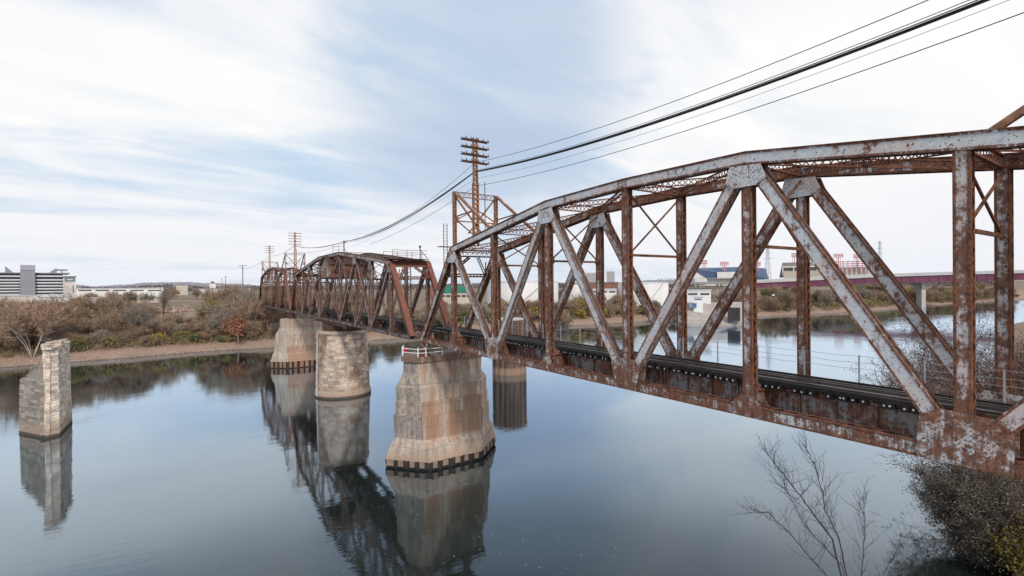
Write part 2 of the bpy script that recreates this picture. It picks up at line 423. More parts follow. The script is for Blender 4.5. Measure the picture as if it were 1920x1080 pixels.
def truss_plane(root, x, Y, H, diags, style, nside):
    """Y: node positions, H: top-edge heights (None = no top node), diags: list of (kind, i, j)"""
    dep,wid,det,mm=style['dep'],style['wid'],style['detail'],style['mat']
    top=[(None if h is None else (y,h-.34)) for y,h in zip(Y,H)]; bot=[(y,ZB+.3) for y in Y]
    lo,hi=style.get('near',(9e9,-9e9))
    inn=lambda a,b: det and lo<=min(a,b) and max(a,b)<=hi
    # top chord: one mesh of straight lengths, splice plates
    mb=MB(); ti=[i for i,t in enumerate(top) if t]
    for a,b in zip(ti,ti[1:]):
        pa=V((x,)+top[a]); pb=V((x,)+top[b])
        member(mb,pa,pb,.60,.56,0.,riv=nside if inn(Y[a],Y[b]) else 0,cover=0,lace=False)
        c=(pa+pb)/2; D=(pb-pa); L=D.length; D/=L; N=D.cross(X1) if D.cross(X1).z>0 else X1.cross(D)
        mb.box(c+N*.315, D,X1,N, L/2+.03,.35,.016,.55)
        n=max(3,int(L/.6))
        for i in range(n):
            s=1 if i%2 else -1
            mb.bar(pa+D*(L*i/n)+X1*(s*.22)-N*.305, pa+D*(L*(i+1)/n)-X1*(s*.22)-N*.305, .06,.016,up=N,rust=.6)
    mb.build('top_chord',mm['top'],root)
    mb=MB()
    for a in range(len(Y)-1):
        pa=V((x,)+bot[a]); pb=V((x,)+bot[a+1])
        member(mb,pa,pb,.60,.52,.0,riv=nside if inn(Y[a],Y[a+1]) else 0,lace=det>0,pitch=.7)
    mb.build('bottom_chord',mm['low'],root)
    conn={}
    def add(key,d,L,w): conn.setdefault(key,[]).append((d,L,w))
    for i,t in enumerate(top):
        if t is None: continue
        for j in (i-1,i+1):
            if 0<=j<len(top) and top[j]: add(('t',i),unit2(t,top[j])[0],.80,.28)
    for i,b in enumerate(bot):
        for j in (i-1,i+1):
            if 0<=j<len(bot): add(('b',i),unit2(b,bot[j])[0],style.get('gl',.8) if i!=style.get('big',-1) else 1.3,.29)
    for kind,i,j in diags:
        a=top[i]; b=bot[j]
        if a is None: continue
        d,L=unit2(a,b)
        pa=V((x,a[0],a[1])); pb=V((x,b[0],b[1]))
        near=inn(a[0],b[0])
        mb=MB()
        if kind=='end':
            member(mb,pa,pb,.62,.56,.05,riv=nside if near else 0,pitch=.7,lace=det>0)
            N=X1.cross(pb-pa).normalized(); 
            if N.z<0: N=-N
            mb.box((pa+pb)/2+N*.325,(pb-pa).normalized(),X1,N,L/2,.35,.016,.3)
            mb.build('end_post',mm['end'],root)
        elif kind=='diag':
            dp=dep*(1.22 if det else 1.1)
            member(mb,pa,pb,dp,wid,.0,riv=nside if near else 0,pitch=.5 if det else .8)
            mb.build('diagonal',mm['diag'] if (pa.y>0 or not det) else mm['diag'],root)
        elif kind=='thin':
            member(mb,pa,pb,dep*.6,wid*.7,.1,pitch=.5 if det else .8,edge=det>0)
            mb.build('counter_brace',mm['post'],root)
        else:
            member(mb,pa,pb,dep,wid*.92,.05,riv=nside if near else 0,pitch=.42 if det else .7)
            mb.build('post',mm['post'],root)
        if kind!='thin':
            main=kind in('end','diag')
            add(('t',i),d,1.5 if main else 1.0,dep*.55); add(('b',j),(-d[0],-d[1]),1.75 if main else 1.45,dep*.62)
    for (w,i),c in conn.items():
        if len(c)<3: continue
        major=sum(1 for q in c if abs(q[0][0])>.2 and abs(q[0][1])>.5)
        node=top[i] if w=='t' else bot[i]
        if major==0:
            if w=='t': continue
            c=[(d,min(L,.8),h) for d,L,h in c]
        mb=MB(); gusset(mb,x,node,c,.56 if w=='t' else .56,riv=nside if inn(node[0],node[0]) else 0,rust=-.03 if w=='t' else .12,below=(w=='t'))
        mb.build('gusset_plate',mm['gus'] if w=='t' else mm['gusb'],root)
    return top,bot

def lattice_strut(mb,a,b,h,rust=.4,up=Z1,pitch=.35,w=.09):
    a=V(a); b=V(b); D=b-a; L=D.length; D/=L; S=D.cross(up).normalized(); U=S.cross(D)
    for t in (-1,1): mb.box((a+b)/2+U*(t*h/2),D,S,U,L/2,w,.03,rust)
    n=max(2,int(L/pitch))
    for i in range(n):
        p=a+D*(L*i/n); q=a+D*(L*(i+1)/n)
        mb.bar(p+U*h/2,q-U*h/2,.05,.02,up=S,rust=rust); mb.bar(p-U*h/2,q+U*h/2,.05,.02,up=S,rust=rust)

def bracing(root, Y, H, mm, det, zstrut=1.85, skip_sway=()):
    ti=[i for i,h in enumerate(H) if h is not None]
    for i in ti:
        z=H[i]-.34; y=Y[i]
        mb=MB(); lattice_strut(mb,(XN+.25,y,z),(XF-.25,y,z),.5,pitch=.4 if det else .8); mb.build('top_strut',mm['lat'],root)
        if i in (ti[0],ti[-1]) or i in skip_sway: continue
        mb=MB()
        mb.bar((XN+.2,y,zstrut),(XF-.2,y,zstrut),.10,.16,rust=.5)
        zt=z-.45
        mb.bar((XN+.2,y-.04,zstrut+.1),(XF-.2,y-.04,zt),.09,.09,rust=.4); mb.bar((XF-.2,y+.06,zstrut+.1),(XN+.2,y+.06,zt),.09,.09,rust=.4)
        for xx in (XN+.3,XF-.3): mb.box((xx,y+.005,zstrut+.03),X1,Z1,Y1,.22,.22,.025,.5)
        mb.build('sway_brace',mm['lat'],root)
    for a,b in zip(ti,ti[1:]):
        A,B=V((XN+.28,Y[a]+.2,H[a]-.42)),V((XF-.28,Y[b]-.2,H[b]-.42)); A2,B2=V((XF-.28,Y[a]+.2,H[a]-.46)),V((XN+.28,Y[b]-.2,H[b]-.46))
        mb=MB()
        for p,q in ((A,B),(A2,B2)):
            if det: lattice_strut(mb,p,q,.34,up=Z1,pitch=.33,w=.05)
            else: mb.bar(p,q,.16,.16,rust=.4)
        mb.build('lateral_brace',mm['lat'],root)

def portal(root, y, z, y2, z2, mm, name='portal_brace', solid=False):
    """bracing in the plane of the inclined end posts between (y,z) and a lower point (y2,z2)"""
    mb=MB(); a=V((XN+.3,y,z)); b=V((XF-.3,y,z)); dn=(V((0,y2-y,z2-z)))
    h=dn.length; dn/=h
    S=dn
    up=-dn
    if solid:
        mb.box((a+b)/2+dn*.45,X1,dn,X1.cross(dn),(b.x-a.x)/2,.45,.03,.6)
        mb.box((a+b)/2,X1,dn,X1.cross(dn),(b.x-a.x)/2,.06,.2,.6)
    else:
        lattice_strut(mb,a+dn*.4,b+dn*.4,.8,up=up,pitch=.55)
    c=(a+b)/2+dn*h
    lattice_strut(mb,V((a.x,c.y,c.z)),V((b.x,c.y,c.z)),.34,up=up,pitch=.4)
    m=V((XC,y,z))+dn*.9
    for e in (V((a.x,c.y,c.z)),V((b.x,c.y,c.z))):
        lattice_strut(mb,e,m+V(((e.x-m.x)*.22,0,0)),.28,up=up,pitch=.4)
        mb.bar(e,e-dn*(h*.55)+V(((m.x-e.x)*.28,0,0)),.12,.1,rust=.5)
    mb.build(name,mm['por'],root)

def deck(root, y0, y1, Y, det, mm):
    if True:
        mb=MB(); w=.125
        mb.abox(24.32,27.40,-w,w,-.25,0)
        for xs in (24.312,27.408): mb.abox(xs-.012,xs+.012,-.035,.035,-.15,-.08,mi=1)
        pitch=.40 if det else .88
        n=int((y1-y0)/pitch); step=(y1-y0)/n; ys=[y0+(i+.5)*step for i in range(n)]
        near=sorted(ys,key=lambda y:abs(y-20.5))[:99] if det else ys[:99]
        first=None; org=V(root['_o'])
        for yy in near:
            if first is None:
                o=mb.build('sleeper',[M_TIE,M_BOLT]); o.parent=root; first=o
            else:
                o=first.copy(); COL.objects.link(o)
            o.location=V((random.uniform(-.05,.05),yy,-5.10+random.uniform(-.008,.008)))-org
            o.rotation_euler=(0,0,random.uniform(-.01,.01))
        rest=[y for y in ys if y not in near]
        if rest:
            mb=MB()
            for yy in rest:
                a=random.uniform(-.05,.05); mb.abox(24.32+a,27.40+a,yy-w,yy+w,-5.35,-5.10)
                for xs in (24.312+a,27.408+a): mb.abox(xs-.012,xs+.012,yy-.035,yy+.035,-5.25,-5.18,mi=1)
            o=mb.build('sleeper_run',[M_TIE,M_BOLT],root); tag(o,'dark timber sleepers at the two ends of the span',kind='stuff')
    for x in (XC-.72,XC+.72):
        mb=MB(); z=-5.10
        mb.abox(x-.07,x+.07,y0,y1,z+.004,z+.025,.3); mb.abox(x-.012,x+.012,y0,y1,z+.025,z+.13,.3); mb.abox(x-.038,x+.038,y0,y1,z+.13,z+.172,.0)
        mb.build('rail',M_RAILTOP,root)
    for x in (XC-.42,XC+.42):
        mb=MB(); z=-5.10; mb.abox(x-.06,x+.06,y0,y1,z+.004,z+.022); mb.abox(x-.035,x+.035,y0,y1,z+.022,z+.14); mb.build('guard_rail',M_RAILTOP,root)
    for x in (XC-1.34,XC+1.34):
        mb=MB(); mb.abox(x-.1,x+.1,y0,y1,-5.096,-4.93); mb.build('guard_timber',M_TIE,root)
    for x in (XC-1.0,XC+1.0):
        mb=MB()
        mb.abox(x-.012,x+.012,y0,y1,-6.5,-5.37); mb.abox(x-.15,x+.15,y0,y1,-5.37,-5.354,.3); mb.abox(x-.15,x+.15,y0,y1,-6.525,-6.5,.3)
        for k in range(int((y1-y0)/1.6)): mb.abox(x-.1,x-.012,y0+k*1.6,y0+k*1.6+.02,-6.5,-5.37,.3)
        mb.build('stringer',mm['str'],root)
    for y in Y:
        mb=MB(); mb.abox(XN+.27,XF-.27,y-.012,y+.012,-6.55,-5.40,.1); mb.abox(XN+.27,XF-.27,y-.17,y+.17,-5.40,-5.378,.3); mb.abox(XN+.27,XF-.27,y-.17,y+.17,-6.57,-6.55,.3)
        for xx,s in ((XN+.27,1),(XF-.27,-1)): mb.prism([(xx,y-.03,-5.38),(xx+s*.75,y-.03,-5.38),(xx,y-.03,-4.5)],(0,.022,0),.2)
        mb.build('floor_beam',mm['low'],root)

def shoes(root, y, zt):
    for x in (XN,XF):
        mb=MB(); mb.abox(x-.55,x+.55,y-.6,y+.6,zt+.004,zt+.28,.4); mb.abox(x-.4,x+.4,y-.42,y+.42,zt+.28,zt+.75,.4)
        mb.prism([(x-.3,y-.5,zt+.75),(x-.3,y+.5,zt+.75),(x-.3,y+.22,ZB-.01),(x-.3,y-.22,ZB-.01)],(.6,0,0),.3)
        mb.build('bearing_shoe',MS['mid'],root)

MMn=dict(top=MS['paint'],low=MS['low'],end=MS['mid'],diag=MS['diag'],post=MS['post'],gus=MS['diag'],gusb=MS['mid'],lat=MS['lat'],por=MS['dark'],str=MS['stringer'])
MMs=dict(top=MS['brown'],low=MS['dark'],end=MS['red'],diag=MS['brown'],post=MS['brown'],gus=MS['brown'],gusb=MS['brown'],lat=MS['dark'],por=MS['red'],str=MS['dark'])
MMf=dict(top=MS['far'],low=MS['dark'],end=MS['far'],diag=MS['far'],post=MS['far'],gus=MS['far'],gusb=MS['far'],lat=MS['far'],por=MS['far'],str=MS['dark'])

# ---------------------------------- near span (eight panels)
P=8.0; S0=5.46
Yn=[S0+P*k for k in range(-2,7)]
Hn=[None,4.12,5.29,6.48,6.65,6.48,5.29,4.12,None]
dg=[('end',1,0),('post',1,1),('diag',1,2),('post',2,2),('diag',3,2),('post',3,3),('diag',3,4),('post',4,4),('diag',5,4),('post',5,5),('diag',5,6),('post',6,6),('diag',7,6),('post',7,7),('end',7,8)]
ns=thing('truss_span','near truss span with peeling grey-blue paint, ending on the tall concrete pier','truss bridge span',(XC,S0+16,ZB),'rusty truss spans of the railway bridge')
st=dict(dep=.50,wid=.46,detail=1,mat=MMn,near=(-4,40),gl=.85,big=2)
truss_plane(ns,XN,Yn,Hn,dg,st,-1)
st2=dict(st); st2['near']=(-4,22); st2['mat']=dict(MMn,diag=MS['mid'],top=MS['low'])
truss_plane(ns,XF,Yn,Hn,dg,st2,-1)
bracing(ns,Yn,Hn,MMn,1)
def on_post(a,b,t): return (a[0]+(b[0]-a[0])*t, a[1]+(b[1]-a[1])*t)
for (hy,hz),(ly,lz) in (((Yn[7],Hn[7]-.34),(Yn[8],ZB+.3)),((Yn[1],Hn[1]-.34),(Yn[0],ZB+.3))):
    q=on_post((hy,hz),(ly,lz),.26); portal(ns,hy,hz,q[0],q[1],MMn)
deck(ns,Yn[0],Yn[-1]+.6,Yn,1,MMn)
shoes(ns,Yn[-1]-.1,-8.2)
# railing of thin posts and wires along the far edge of the deck
mbw=MB()
for z in (-4.35,-4.05,-3.72):
    mbw.tube([(27.95,y,z-.04*math.sin((y-Yn[0])/2.6*math.pi)**2) for y in [Yn[0]+.65*i for i in range(int(64/.65)+1)]],.011,3)
rl=mbw.build('wire_railing',M_GALV,ns)
for i in range(25):
    mb=MB(); y=Yn[0]+2.6*i+.3; mb.box((27.95,y,-4.4),X1,Y1,Z1,.03,.03,.72); mb.bar((27.2,y,-5.22),(27.98,y,-5.22),.1,.1); mb.build('railing_post',M_GALV,rl)

# ---------------------------------- swing span
Ys=[57.0,64.2,72.4,80.4,90.4,106.5,116.4,124.5,132.6,139.9]
Hs=[None,3.62,4.57,5.40,6.43,6.43,5.40,4.57,3.62,None]
ds=[('end',1,0),('post',1,1),('diag',1,2),('post',2,2),('diag',3,2),('post',3,3),('diag',3,4),('post',4,4),('thin',2,3),('thin',4,3),('post',5,5),('diag',6,5),('post',6,6),('diag',6,7),('post',7,7),('thin',7,6),('thin',5,6),('diag',8,7),('post',8,8),('end',8,9),('thin',4,5),('thin',5,4)]
ss=thing('swing_span','brown rust swing span balanced on the round stone pier, with red-brown end portal','truss bridge span',(XC,98.4,ZB),'rusty truss spans of the railway bridge')
sty=dict(dep=.46,wid=.44,detail=0,mat=MMs,gl=.5)
for x in (XN,XF): truss_plane(ss,x,Ys,Hs,ds,sty,-1)
bracing(ss,Ys,Hs,MMs,0,1.2,skip_sway=(4,5))
for a,b in ((1,0),(8,9)):
    q=on_post((Ys[a],Hs[a]-.34),(Ys[b],ZB+.3),.22); portal(ss,Ys[a],Hs[a]-.2,q[0],q[1],MMs,solid=True)
deck(ss,56.9,140.0,Ys,0,MMs)
mb=MB()                                                # drum and turntable girders over the round pier
ring=[(XC+4.1*math.cos(t),98.4+4.1*math.sin(t)) for t in [2*math.pi*i/32 for i in range(32)]]
mb.loft([[(x,y,-8.3) for x,y in ring],[(x,y,-7.3) for x,y in ring]],True,.3); mb.build('turntable_drum',MS['dark'],ss)
mb=MB()
for y in (94.6,102.2): mb.abox(XN-.4,XF+.4,y-.2,y+.2,-7.296,-6.63,.3)
for x in (XN,XF): mb.abox(x-.3,x+.3,86,111,-7.1,-6.64,.3)
mb.build('turntable_girder',MS['dark'],ss)
mb=MB()                                                # walkway on top of the end portal
for y in (62.9,66.5):
    for z in (4.45,4.95):
        mb.bar((XN-.2,y,z),(XF-.6,y,z),.05,.05)
    for x in (XN-.2,XC-.9,XF-1.4): mb.bar((x,y,3.6),(x,y,5.0),.06,.06)
mb.abox(XN-.3,XF-.5,62.8,66.6,3.75,3.80)
mb.build('walkway',MS['far'],ss)
mb=MB(); mb.bar((XF-1.1,64.2,3.8),(XF-1.1,64.2,5.5),.12,.12); mb.tube([(XF-1.1,64.2,5.45),(XF-1.1,64.2,5.6),(XF-1.1,64.2,5.8)],[.1,.2,.06],8,cap=True)
mb.bar((XF-1.1,64.2,5.2),(XF+.2,64.2,3.7),.07,.07); mb.build('signal_lamp',MS['far'],ss)
mb=MB()
for y in (97.,):
    mb.bar((XN+.3,y,7.9),(XN+2.4,y,7.9),.05,.05); mb.bar((XN+.3,y,7.3),(XN+2.4,y,7.3),.05,.05)
    for x in (XN+.3,XN+1.4,XN+2.4): mb.bar((x,y,6.3),(x,y,8.),.05,.05)
mb.build('roof_railing',MS['dark'],ss); mb=MB()
mb.bar((XC,98.,6.1),(XC,98.,9.2),.18,.18); mb.bar((XC-.5,98.,8.9),(XC+.5,98.,8.9),.1,.1)
mb.bar((XC,98.,7.6),(XC+1.2,98.,6.2),.08,.08)
mb.build('cable_mast',MS['dark'],ss)
for y,bz in ((62.,.4),(84.,1.)):
    mb=MB(); lattice_strut(mb,(XF-1.3,y+6,-5.0),(XF-1.3,y+6,3.4),.6,up=X1,pitch=.5); mb.build('lattice_mast',MS['far'],ss)

# machinery cabin slung across the middle of the swing span
cb=thing('machinery_cabin','small gabled rusty machinery cabin hung between the trusses of the swing span','cabin',(XC,98.4,1.9))
M_CABW=steel('pale_streaked_cabin_boards',-.13,paintA=(.56,.49,.43),paintB=(.5,.41,.36),streak=.5)
mb=MB(); yA,yB,zA,zB,zR=94.6,101.6,1.95,4.4,6.0
mb.prism([(22.3,yA,zA),(22.3,yB,zA),(22.3,yB,zB),(22.3,(yA+yB)/2,zR),(22.3,yA,zB)],(.12,0,0),0.)
mb.build('gable_wall',M_CABW,cb); mb=MB()
mb.prism([(29.4,yA,zA),(29.4,yB,zA),(29.4,yB,zB),(29.4,(yA+yB)/2,zR),(29.4,yA,zB)],(.12,0,0),0.)
mb.build('gable_wall',M_CABW,cb)
mb=MB(); mb.abox(22.42,29.4,yA,yA+.1,zA,zB,.6); mb.abox(22.42,29.4,yB-.1,yB,zA,zB,.6); mb.build('side_wall',MS['brown'],cb)
mb=MB(); ym=(yA+yB)/2
for s in (-1,1): 
    e=ym+s*(3.5+.3)
    mb.prism([(22.0,ym,zR+.02),(22.0,e,zB-.11),(22.0,e,zB-.03),(22.0,ym,zR+.10)],(7.8,0,0),.7)
mb.build('roof',MS['dark'],cb)
mb=MB(); mb.abox(22.1,29.7,yA-.2,yB+.2,zA-.3,zA-.004,.5); mb.build('floor_frame',MS['dark'],cb)

# ---------------------------------- far span (twin of the near one)
Yf=[141.2+8.55*k for k in range(9)]
fs=thing('truss_span','far railway truss span, brown with rust, landing on the wooded left bank','truss bridge span',(XC,175,ZB),'rusty truss spans of the railway bridge')
sty=dict(dep=.5,wid=.46,detail=0,mat=MMf,gl=.5)
for x in (XN,XF): truss_plane(fs,x,Yf,Hn,dg,sty,-1)
bracing(fs,Yf,Hn,MMf,0)
for a,b in ((1,0),(7,8)):
    q=on_post((Yf[a],Hn[a]-.34),(Yf[b],ZB+.3),.24); portal(fs,Yf[a],Hn[a]-.3,q[0],q[1],MMf)
deck(fs,141.0,209.6,Yf,0,MMf)

# ---------------------------------- telegraph towers on the span hips
def insulator_mesh():
    mb=MB(); mb.tube([(0,0,0),(0,0,.09),(0,0,.10),(0,0,.19),(0,0,.24)],[.02,.02,.06,.05,.02],6,cap=True); return mb
def telegraph(y, brace_dir, label, arms, detail=True, armhalf=1.62):
    t=thing('telegraph_tower',label,'telegraph tower',(XC,y,4.12),'telegraph towers on the bridge')
    m=MS['tower']
    for x in (XN+.15,XF-.15):
        mb=MB(); member(mb,(x,y,4.14),(x,y,9.85),.34,.30,.0,pitch=.4,edge=detail); mb.build('frame_post',m,t)
        mb=MB(); mb.bar((x,y+brace_dir*.2,9.75),(x,y+brace_dir*7.4,5.1),.24,.24,rust=.0); 
        mb.bar((x,y,7.2),(x,y+brace_dir*3.9,7.35),.12,.12,rust=.2); mb.build('leaning_brace',m,t)
    mb=MB(); lattice_strut(mb,(XN,y,9.6),(XF,y,9.6),.5,pitch=.5,rust=.3); mb.build('top_beam',m,t)
    mb=MB()
    for xe in (XN+.3,XF-.3):
        mb.bar((xe,y+.1,9.4),(XC+(XC-xe)*.35,y+.1,5.6),.17,.14,rust=.2)
        mb.bar((xe,y-.1,6.9),(XC,y-.1,8.2),.1,.1,rust=.3); mb.bar((xe,y-.1,6.9),(XC,y-.1,5.2),.12,.1,rust=.3)
        mb.box((xe,y-.16,6.9),X1,Z1,Y1,.25,.3,.02,.5)
    mb.bar((XN+.3,y-.05,6.8),(XF-.3,y-.05,6.8),.1,.12,rust=.3)
    mb.build('frame_brace',m,t)
    mb=MB()
    for s in (-1,1): mb.abox(XC+s*.27-.06,XC+s*.27+.06,y-.2,y+.2,4.3,11.0,.05)
    for s in (-1,1): mb.abox(XC+s*.2-.05,XC+s*.2+.05,y-.16,y+.16,10.99,15.85,.05)
    z=4.5
    while z<15.8:
        w=.27 if z<11 else .2
        mb.abox(XC-w,XC+w,y-.17,y-.14,z,z+.26,.25); mb.abox(XC-w,XC+w,y+.14,y+.17,z,z+.26,.25); z+=.52
    mb.build('pole',m,t)
    zs=[15.55-i*.78 for i in range(arms)]
    ins=None
    for z in zs:
        mb=MB(); mb.abox(XC-armhalf,XC+armhalf,y-.26,y-.17,z-.06,z+.06,.4); mb.abox(XC-armhalf,XC+armhalf,y+.17,y+.26,z-.06,z+.06,.4)
        a=mb.build('crossarm',MS['dark'] if detail else m,t)
        if detail:
            for k in range(10):
                xx=XC+(-1.5+.31*k if k<5 else .27+.31*(k-5)); yy=y+(-.215 if k%2 else .215)
                if ins is None:
                    o=insulator_mesh().build('insulator',M_INS); ins=o
                else: o=ins.copy(); COL.objects.link(o)
                o.parent=a; o.location=V((xx,yy,z+.06))-V(t['_o'])
    if detail:
        mb=MB()
        for s in (-.2,.2): mb.bar((XN-.5+s,y+.9,2.0),(XN-.5+s,y+.9,6.6),.06,.06)
        for k in range(14): mb.bar((XN-.7,y+.9,2.2+.32*k),(XN-.3,y+.9,2.2+.32*k),.035,.035)
        mb.abox(XN-1.3,XN+.4,y+.5,y+1.2,4.1,4.16,.5)
        mb.build('ladder',MS['lat'],t)
        mb=MB(); mb.bar((XC+1.1,y-.1,5.2),(XC+1.1,y-.1,11.2),.07,.07); mb.build('thin_mast',MS['dark'],t)
    return t
telegraph(Yn[7],-1,'rust-coloured telegraph tower on the near span above the tall concrete pier, the largest in view',4)
telegraph(Yn[1],1,'telegraph tower above the right end of the near span, only its sloping brace in view',4,False)
telegraph(Yf[1],1,'orange rust telegraph tower with five crossarms, standing just behind the swing span',5,False,1.75)
telegraph(Yf[7],-1,'smallest and most distant telegraph tower, at the far end of the bridge',4,False,1.6)

# ---------------------------------- cables
def cable(pts, sag, r, label, n=28, name='overhead_cable'):
    mb=MB()
    for (a,b,s) in zip(pts,pts[1:],sag):
        a=V(a); b=V(b); L=[]
        for i in range(n+1):
            u=i/n; p=a.lerp(b,u); p.z-=4*s*u*(1-u); L.append(p)
        mb.tube(L,r,5)
    o=mb.build(name,M_CABLE); tag(o,label,'cable','overhead cables along the bridge'); return o
y0,yt,ym_,y2,y3=Yn[1],Yn[7],98.,Yf[1],Yf[7]
cable([(XC-.05,y0,11.35),(XC-.05,yt,12.25),(XC,ym_,9.0),(XC-.3,y2,12.0)],[1.13,1.35,.9],.055,'thickest black cable of the bundle, slung from the bridge towers over the near span')
cable([(XC+.05,y0,11.50),(XC+.05,yt,12.32),(XC+.2,ym_,9.05),(XC+.2,y2,12.1)],[1.12,1.5,1.0],.026,'thin cable running just above the thickest bundle cable')
cable([(XC-.1,y0,11.25),(XC-.1,yt,12.15),(XC+.3,ym_,8.8),(XC+.3,y2,10.3)],[1.13,1.4,.9],.03,'cable pressed against the underside of the thick bundle')
cable([(XC+.1,y0,11.66),(XC+.1,yt,12.42),(XC-.1,ym_,9.1)],[1.12,1.7],.018,'thin wire second from the top, close over the cable bundle')
cable([(XC,y0,12.28),(XC,yt,13.22),(XC+.3,yt+40,9.2)],[1.14,1.2],.022,'topmost thin wire, well clear of the cable bundle')
cable([(XC,y0,10.36),(XC,yt,10.69),(XN+.2,74.,6.5)],[1.03,.5],.022,'lowest thin wire, running below the cable bundle')
cable([(XC,y0,11.05),(XC,yt,11.5),(XC,110,7.6),(XC,y2,9.8)],[1.10,1.2,.4],.011,'faint slender wire hanging between the bundle and the lowest wire')
cable([(XC,y2,12.2),(XC,y3,12.0),(XC-3,300,11.5)],[1.0,2.2],.05,'far cable from the smallest telegraph tower to the wooden pole')

# ------------------------------------------------------------------ piers
def hexring(z, hy, xl, xls, xr, xrs, yc):
    """pointed pier outline: tips xl, xr; shoulders xls, xrs"""
    return [(xl,yc,z),(xls,yc-hy,z),(xrs,yc-hy,z),(xr,yc,z),(xrs,yc+hy,z),(xls,yc+hy,z)]
WL=-20.9
RSK=random.Random(21)
def sheet_skirt(root, ring, z0, z1, mat, pitch=.62):
    pts=[]; n=len(ring); mi=[]
    for i in range(n):
        a=V((*ring[i],0)); b=V((*ring[(i+1)%n],0)); d=b-a; L=d.length; d/=L; o=V((d.y,-d.x,0)); k=max(1,int(L/pitch/2))
        for j in range(k):
            u=L/k; e1=RSK.uniform(-.1,.1); e2=RSK.uniform(-.12,.12); w2=.27+RSK.uniform(-.05,.05)
            for q,w,m_ in ((.04,.05,0),(.22+e1,w2,1),(.74+e2,w2,0),(.90,.05,0)): pts.append(a+d*(u*(j+q))+o*w); mi.append(1 if m_ else 0)
    mb=MB(); jt=[RSK.uniform(-.05,.12) if k%4 in(1,2) else 0 for k in range(len(pts))]
    mb.loft([[p+Z1*z0 for p in pts],[p+Z1*(z1+jt[k]) for k,p in enumerate(pts)]],True)
    for k in range(len(pts)): mb.m[k]=0 if k%4==1 else 1
    return mb.build('sheet_pile_skirt',[mat,M_SKIRTD],root)
M_SKIRT=plain('tan_silted_sheet_pile',(.24,.165,.12),.9,.3)
M_SKIRTD=plain('painted_shade_footing',(.035,.028,.024),.6,.3)  # recess shade put into the colour, for pile gaps and footing

p=thing('concrete_pier','tall pale concrete pier streaked with rust, under the left end of the near span','bridge pier',(25.9,55,WL))
yc=55.
rings=[(-20.0,4.1,18.9,22.6,33.9,29.4),(-18.3,3.8,19.6,22.35,33.5,29.9),(-17.6,3.3,20.05,22.2,33.0,30.0),(-15.0,3.3,19.95,22.1,32.95,30.25),(-14.95,2.98,20.2,22.2,32.75,30.15),(-13.4,2.95,20.2,22.2,32.7,30.2),(-13.35,2.7,20.3,22.2,32.6,30.2),(-11.75,2.65,20.2,22.1,32.6,30.35),(-11.6,2.45,20.4,22.1,32.4,30.4),(-10.2,2.3,21.2,22.1,31.25,30.5),(-8.85,2.25,21.25,22.1,31.15,30.6)]
mb=MB(); mb.loft([hexring(z,hy,a,b,c,d,yc) for z,hy,a,b,c,d in rings],True)
for i_,r_ in ((2,1.),(3,1.),(4,.95),(5,.8),(1,.5),(6,.25),(9,.2)): mb.r[i_*6+1]=r_
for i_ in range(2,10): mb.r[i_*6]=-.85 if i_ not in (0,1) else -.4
mb.build('pier_shaft',M_CONC,p)
mb=MB(); mb.loft([hexring(z,hy,a,b,c,d,yc) for z,hy,a,b,c,d in ((-8.84,2.45,20.95,22.0,31.45,30.7),(-8.2,2.45,20.95,22.0,31.45,30.7))],True,.5); mb.build('pier_cap',concrete('dark_cap_concrete',.6,(.16,.13,.11)),p)
mb=MB(); mb.loft([hexring(z,4.0,19.0,22.65,33.8,29.35,yc) for z in (-22,-20.0)],True); mb.build('footing',M_SKIRTD,p)
sheet_skirt(p,[q[:2] for q in hexring(0,4.0,19.0,22.65,33.8,29.35,yc)],-20.62,-19.98,M_SKIRT)
mb=MB(); rp=[(22.2,52.7),(21.1,55.0),(22.2,57.3)]
rpath=[(30.2,52.7),(26.,52.7)]+rp
for z in (-7.3,-7.75): mb.tube([(x,y,z) for x,y in rpath],.045,5)
rr=mb.build('railing',M_WHITE,p)
for x,y in ((30.,52.7),(27.6,52.7),(25.2,52.7),(23.1,52.7),(22.15,52.8),(21.1,55.),(21.7,56.2)):
    mb=MB(); mb.bar((x,y,-8.2),(x,y,-7.1),.1,.1); mb.build('railing_post',M_WHITE,rr)
mb=MB(); mb.tube([(21.9,55.9,-7.6),(21.85,55.85,-7.6)],.3,12,cap=True); mb.build('red_sign',M_REDSIGN,p)

def masonry(mb, outline, z0, z1, rowh, blk, rs, jit=.06, depth=.5):
    """courses of separate rough blocks laid along outline(z) (counter-clockwise points)"""
    z=z0
    while z<z1-.1:
        h=min(rowh*rs.uniform(.75,1.3),z1-z); pts=[V((x,y,0)) for x,y in outline(z+h/2)]; n=len(pts)
        for i in range(n):
            a=pts[i]; b=pts[(i+1)%n]; d=b-a; L=d.length
            if L<.05: continue
            d/=L; o=V((d.y,-d.x,0)); u=0.
            while u<L-.01:
                w=blk*rs.uniform(.55,1.5)
                if L-u-w<blk*.45: w=L-u
                e=rs.uniform(-jit,jit)*(1.6 if rs.random()<.12 else 1)
                mb.box(a+d*(u+w/2)+o*(e-depth/2)+Z1*(z+h/2),d,o,Z1,w/2-.012,depth/2,h/2-.014,rs.random())
                u+=w
        z+=h
rsm=random.Random(8)
p=thing('stone_pier','round pier of coursed stone, stained brown below the centre of the swing span','bridge pier',(25.4,98.2,WL))
mb=MB(); prof=[(-22,5.35),(-20.6,5.35),(-20.1,5.25),(-19.6,5.05),(-14,4.85),(-9,4.68),(-8.9,4.82),(-8.3,4.82)]
def rr_(z): return interp2(prof,z)
def interp2(tab,x):
    if x<=tab[0][0]: return tab[0][1]
    for (a,b),(c,d) in zip(tab,tab[1:]):
        if x<=c: return b+(d-b)*(x-a)/(c-a)
    return tab[-1][1]
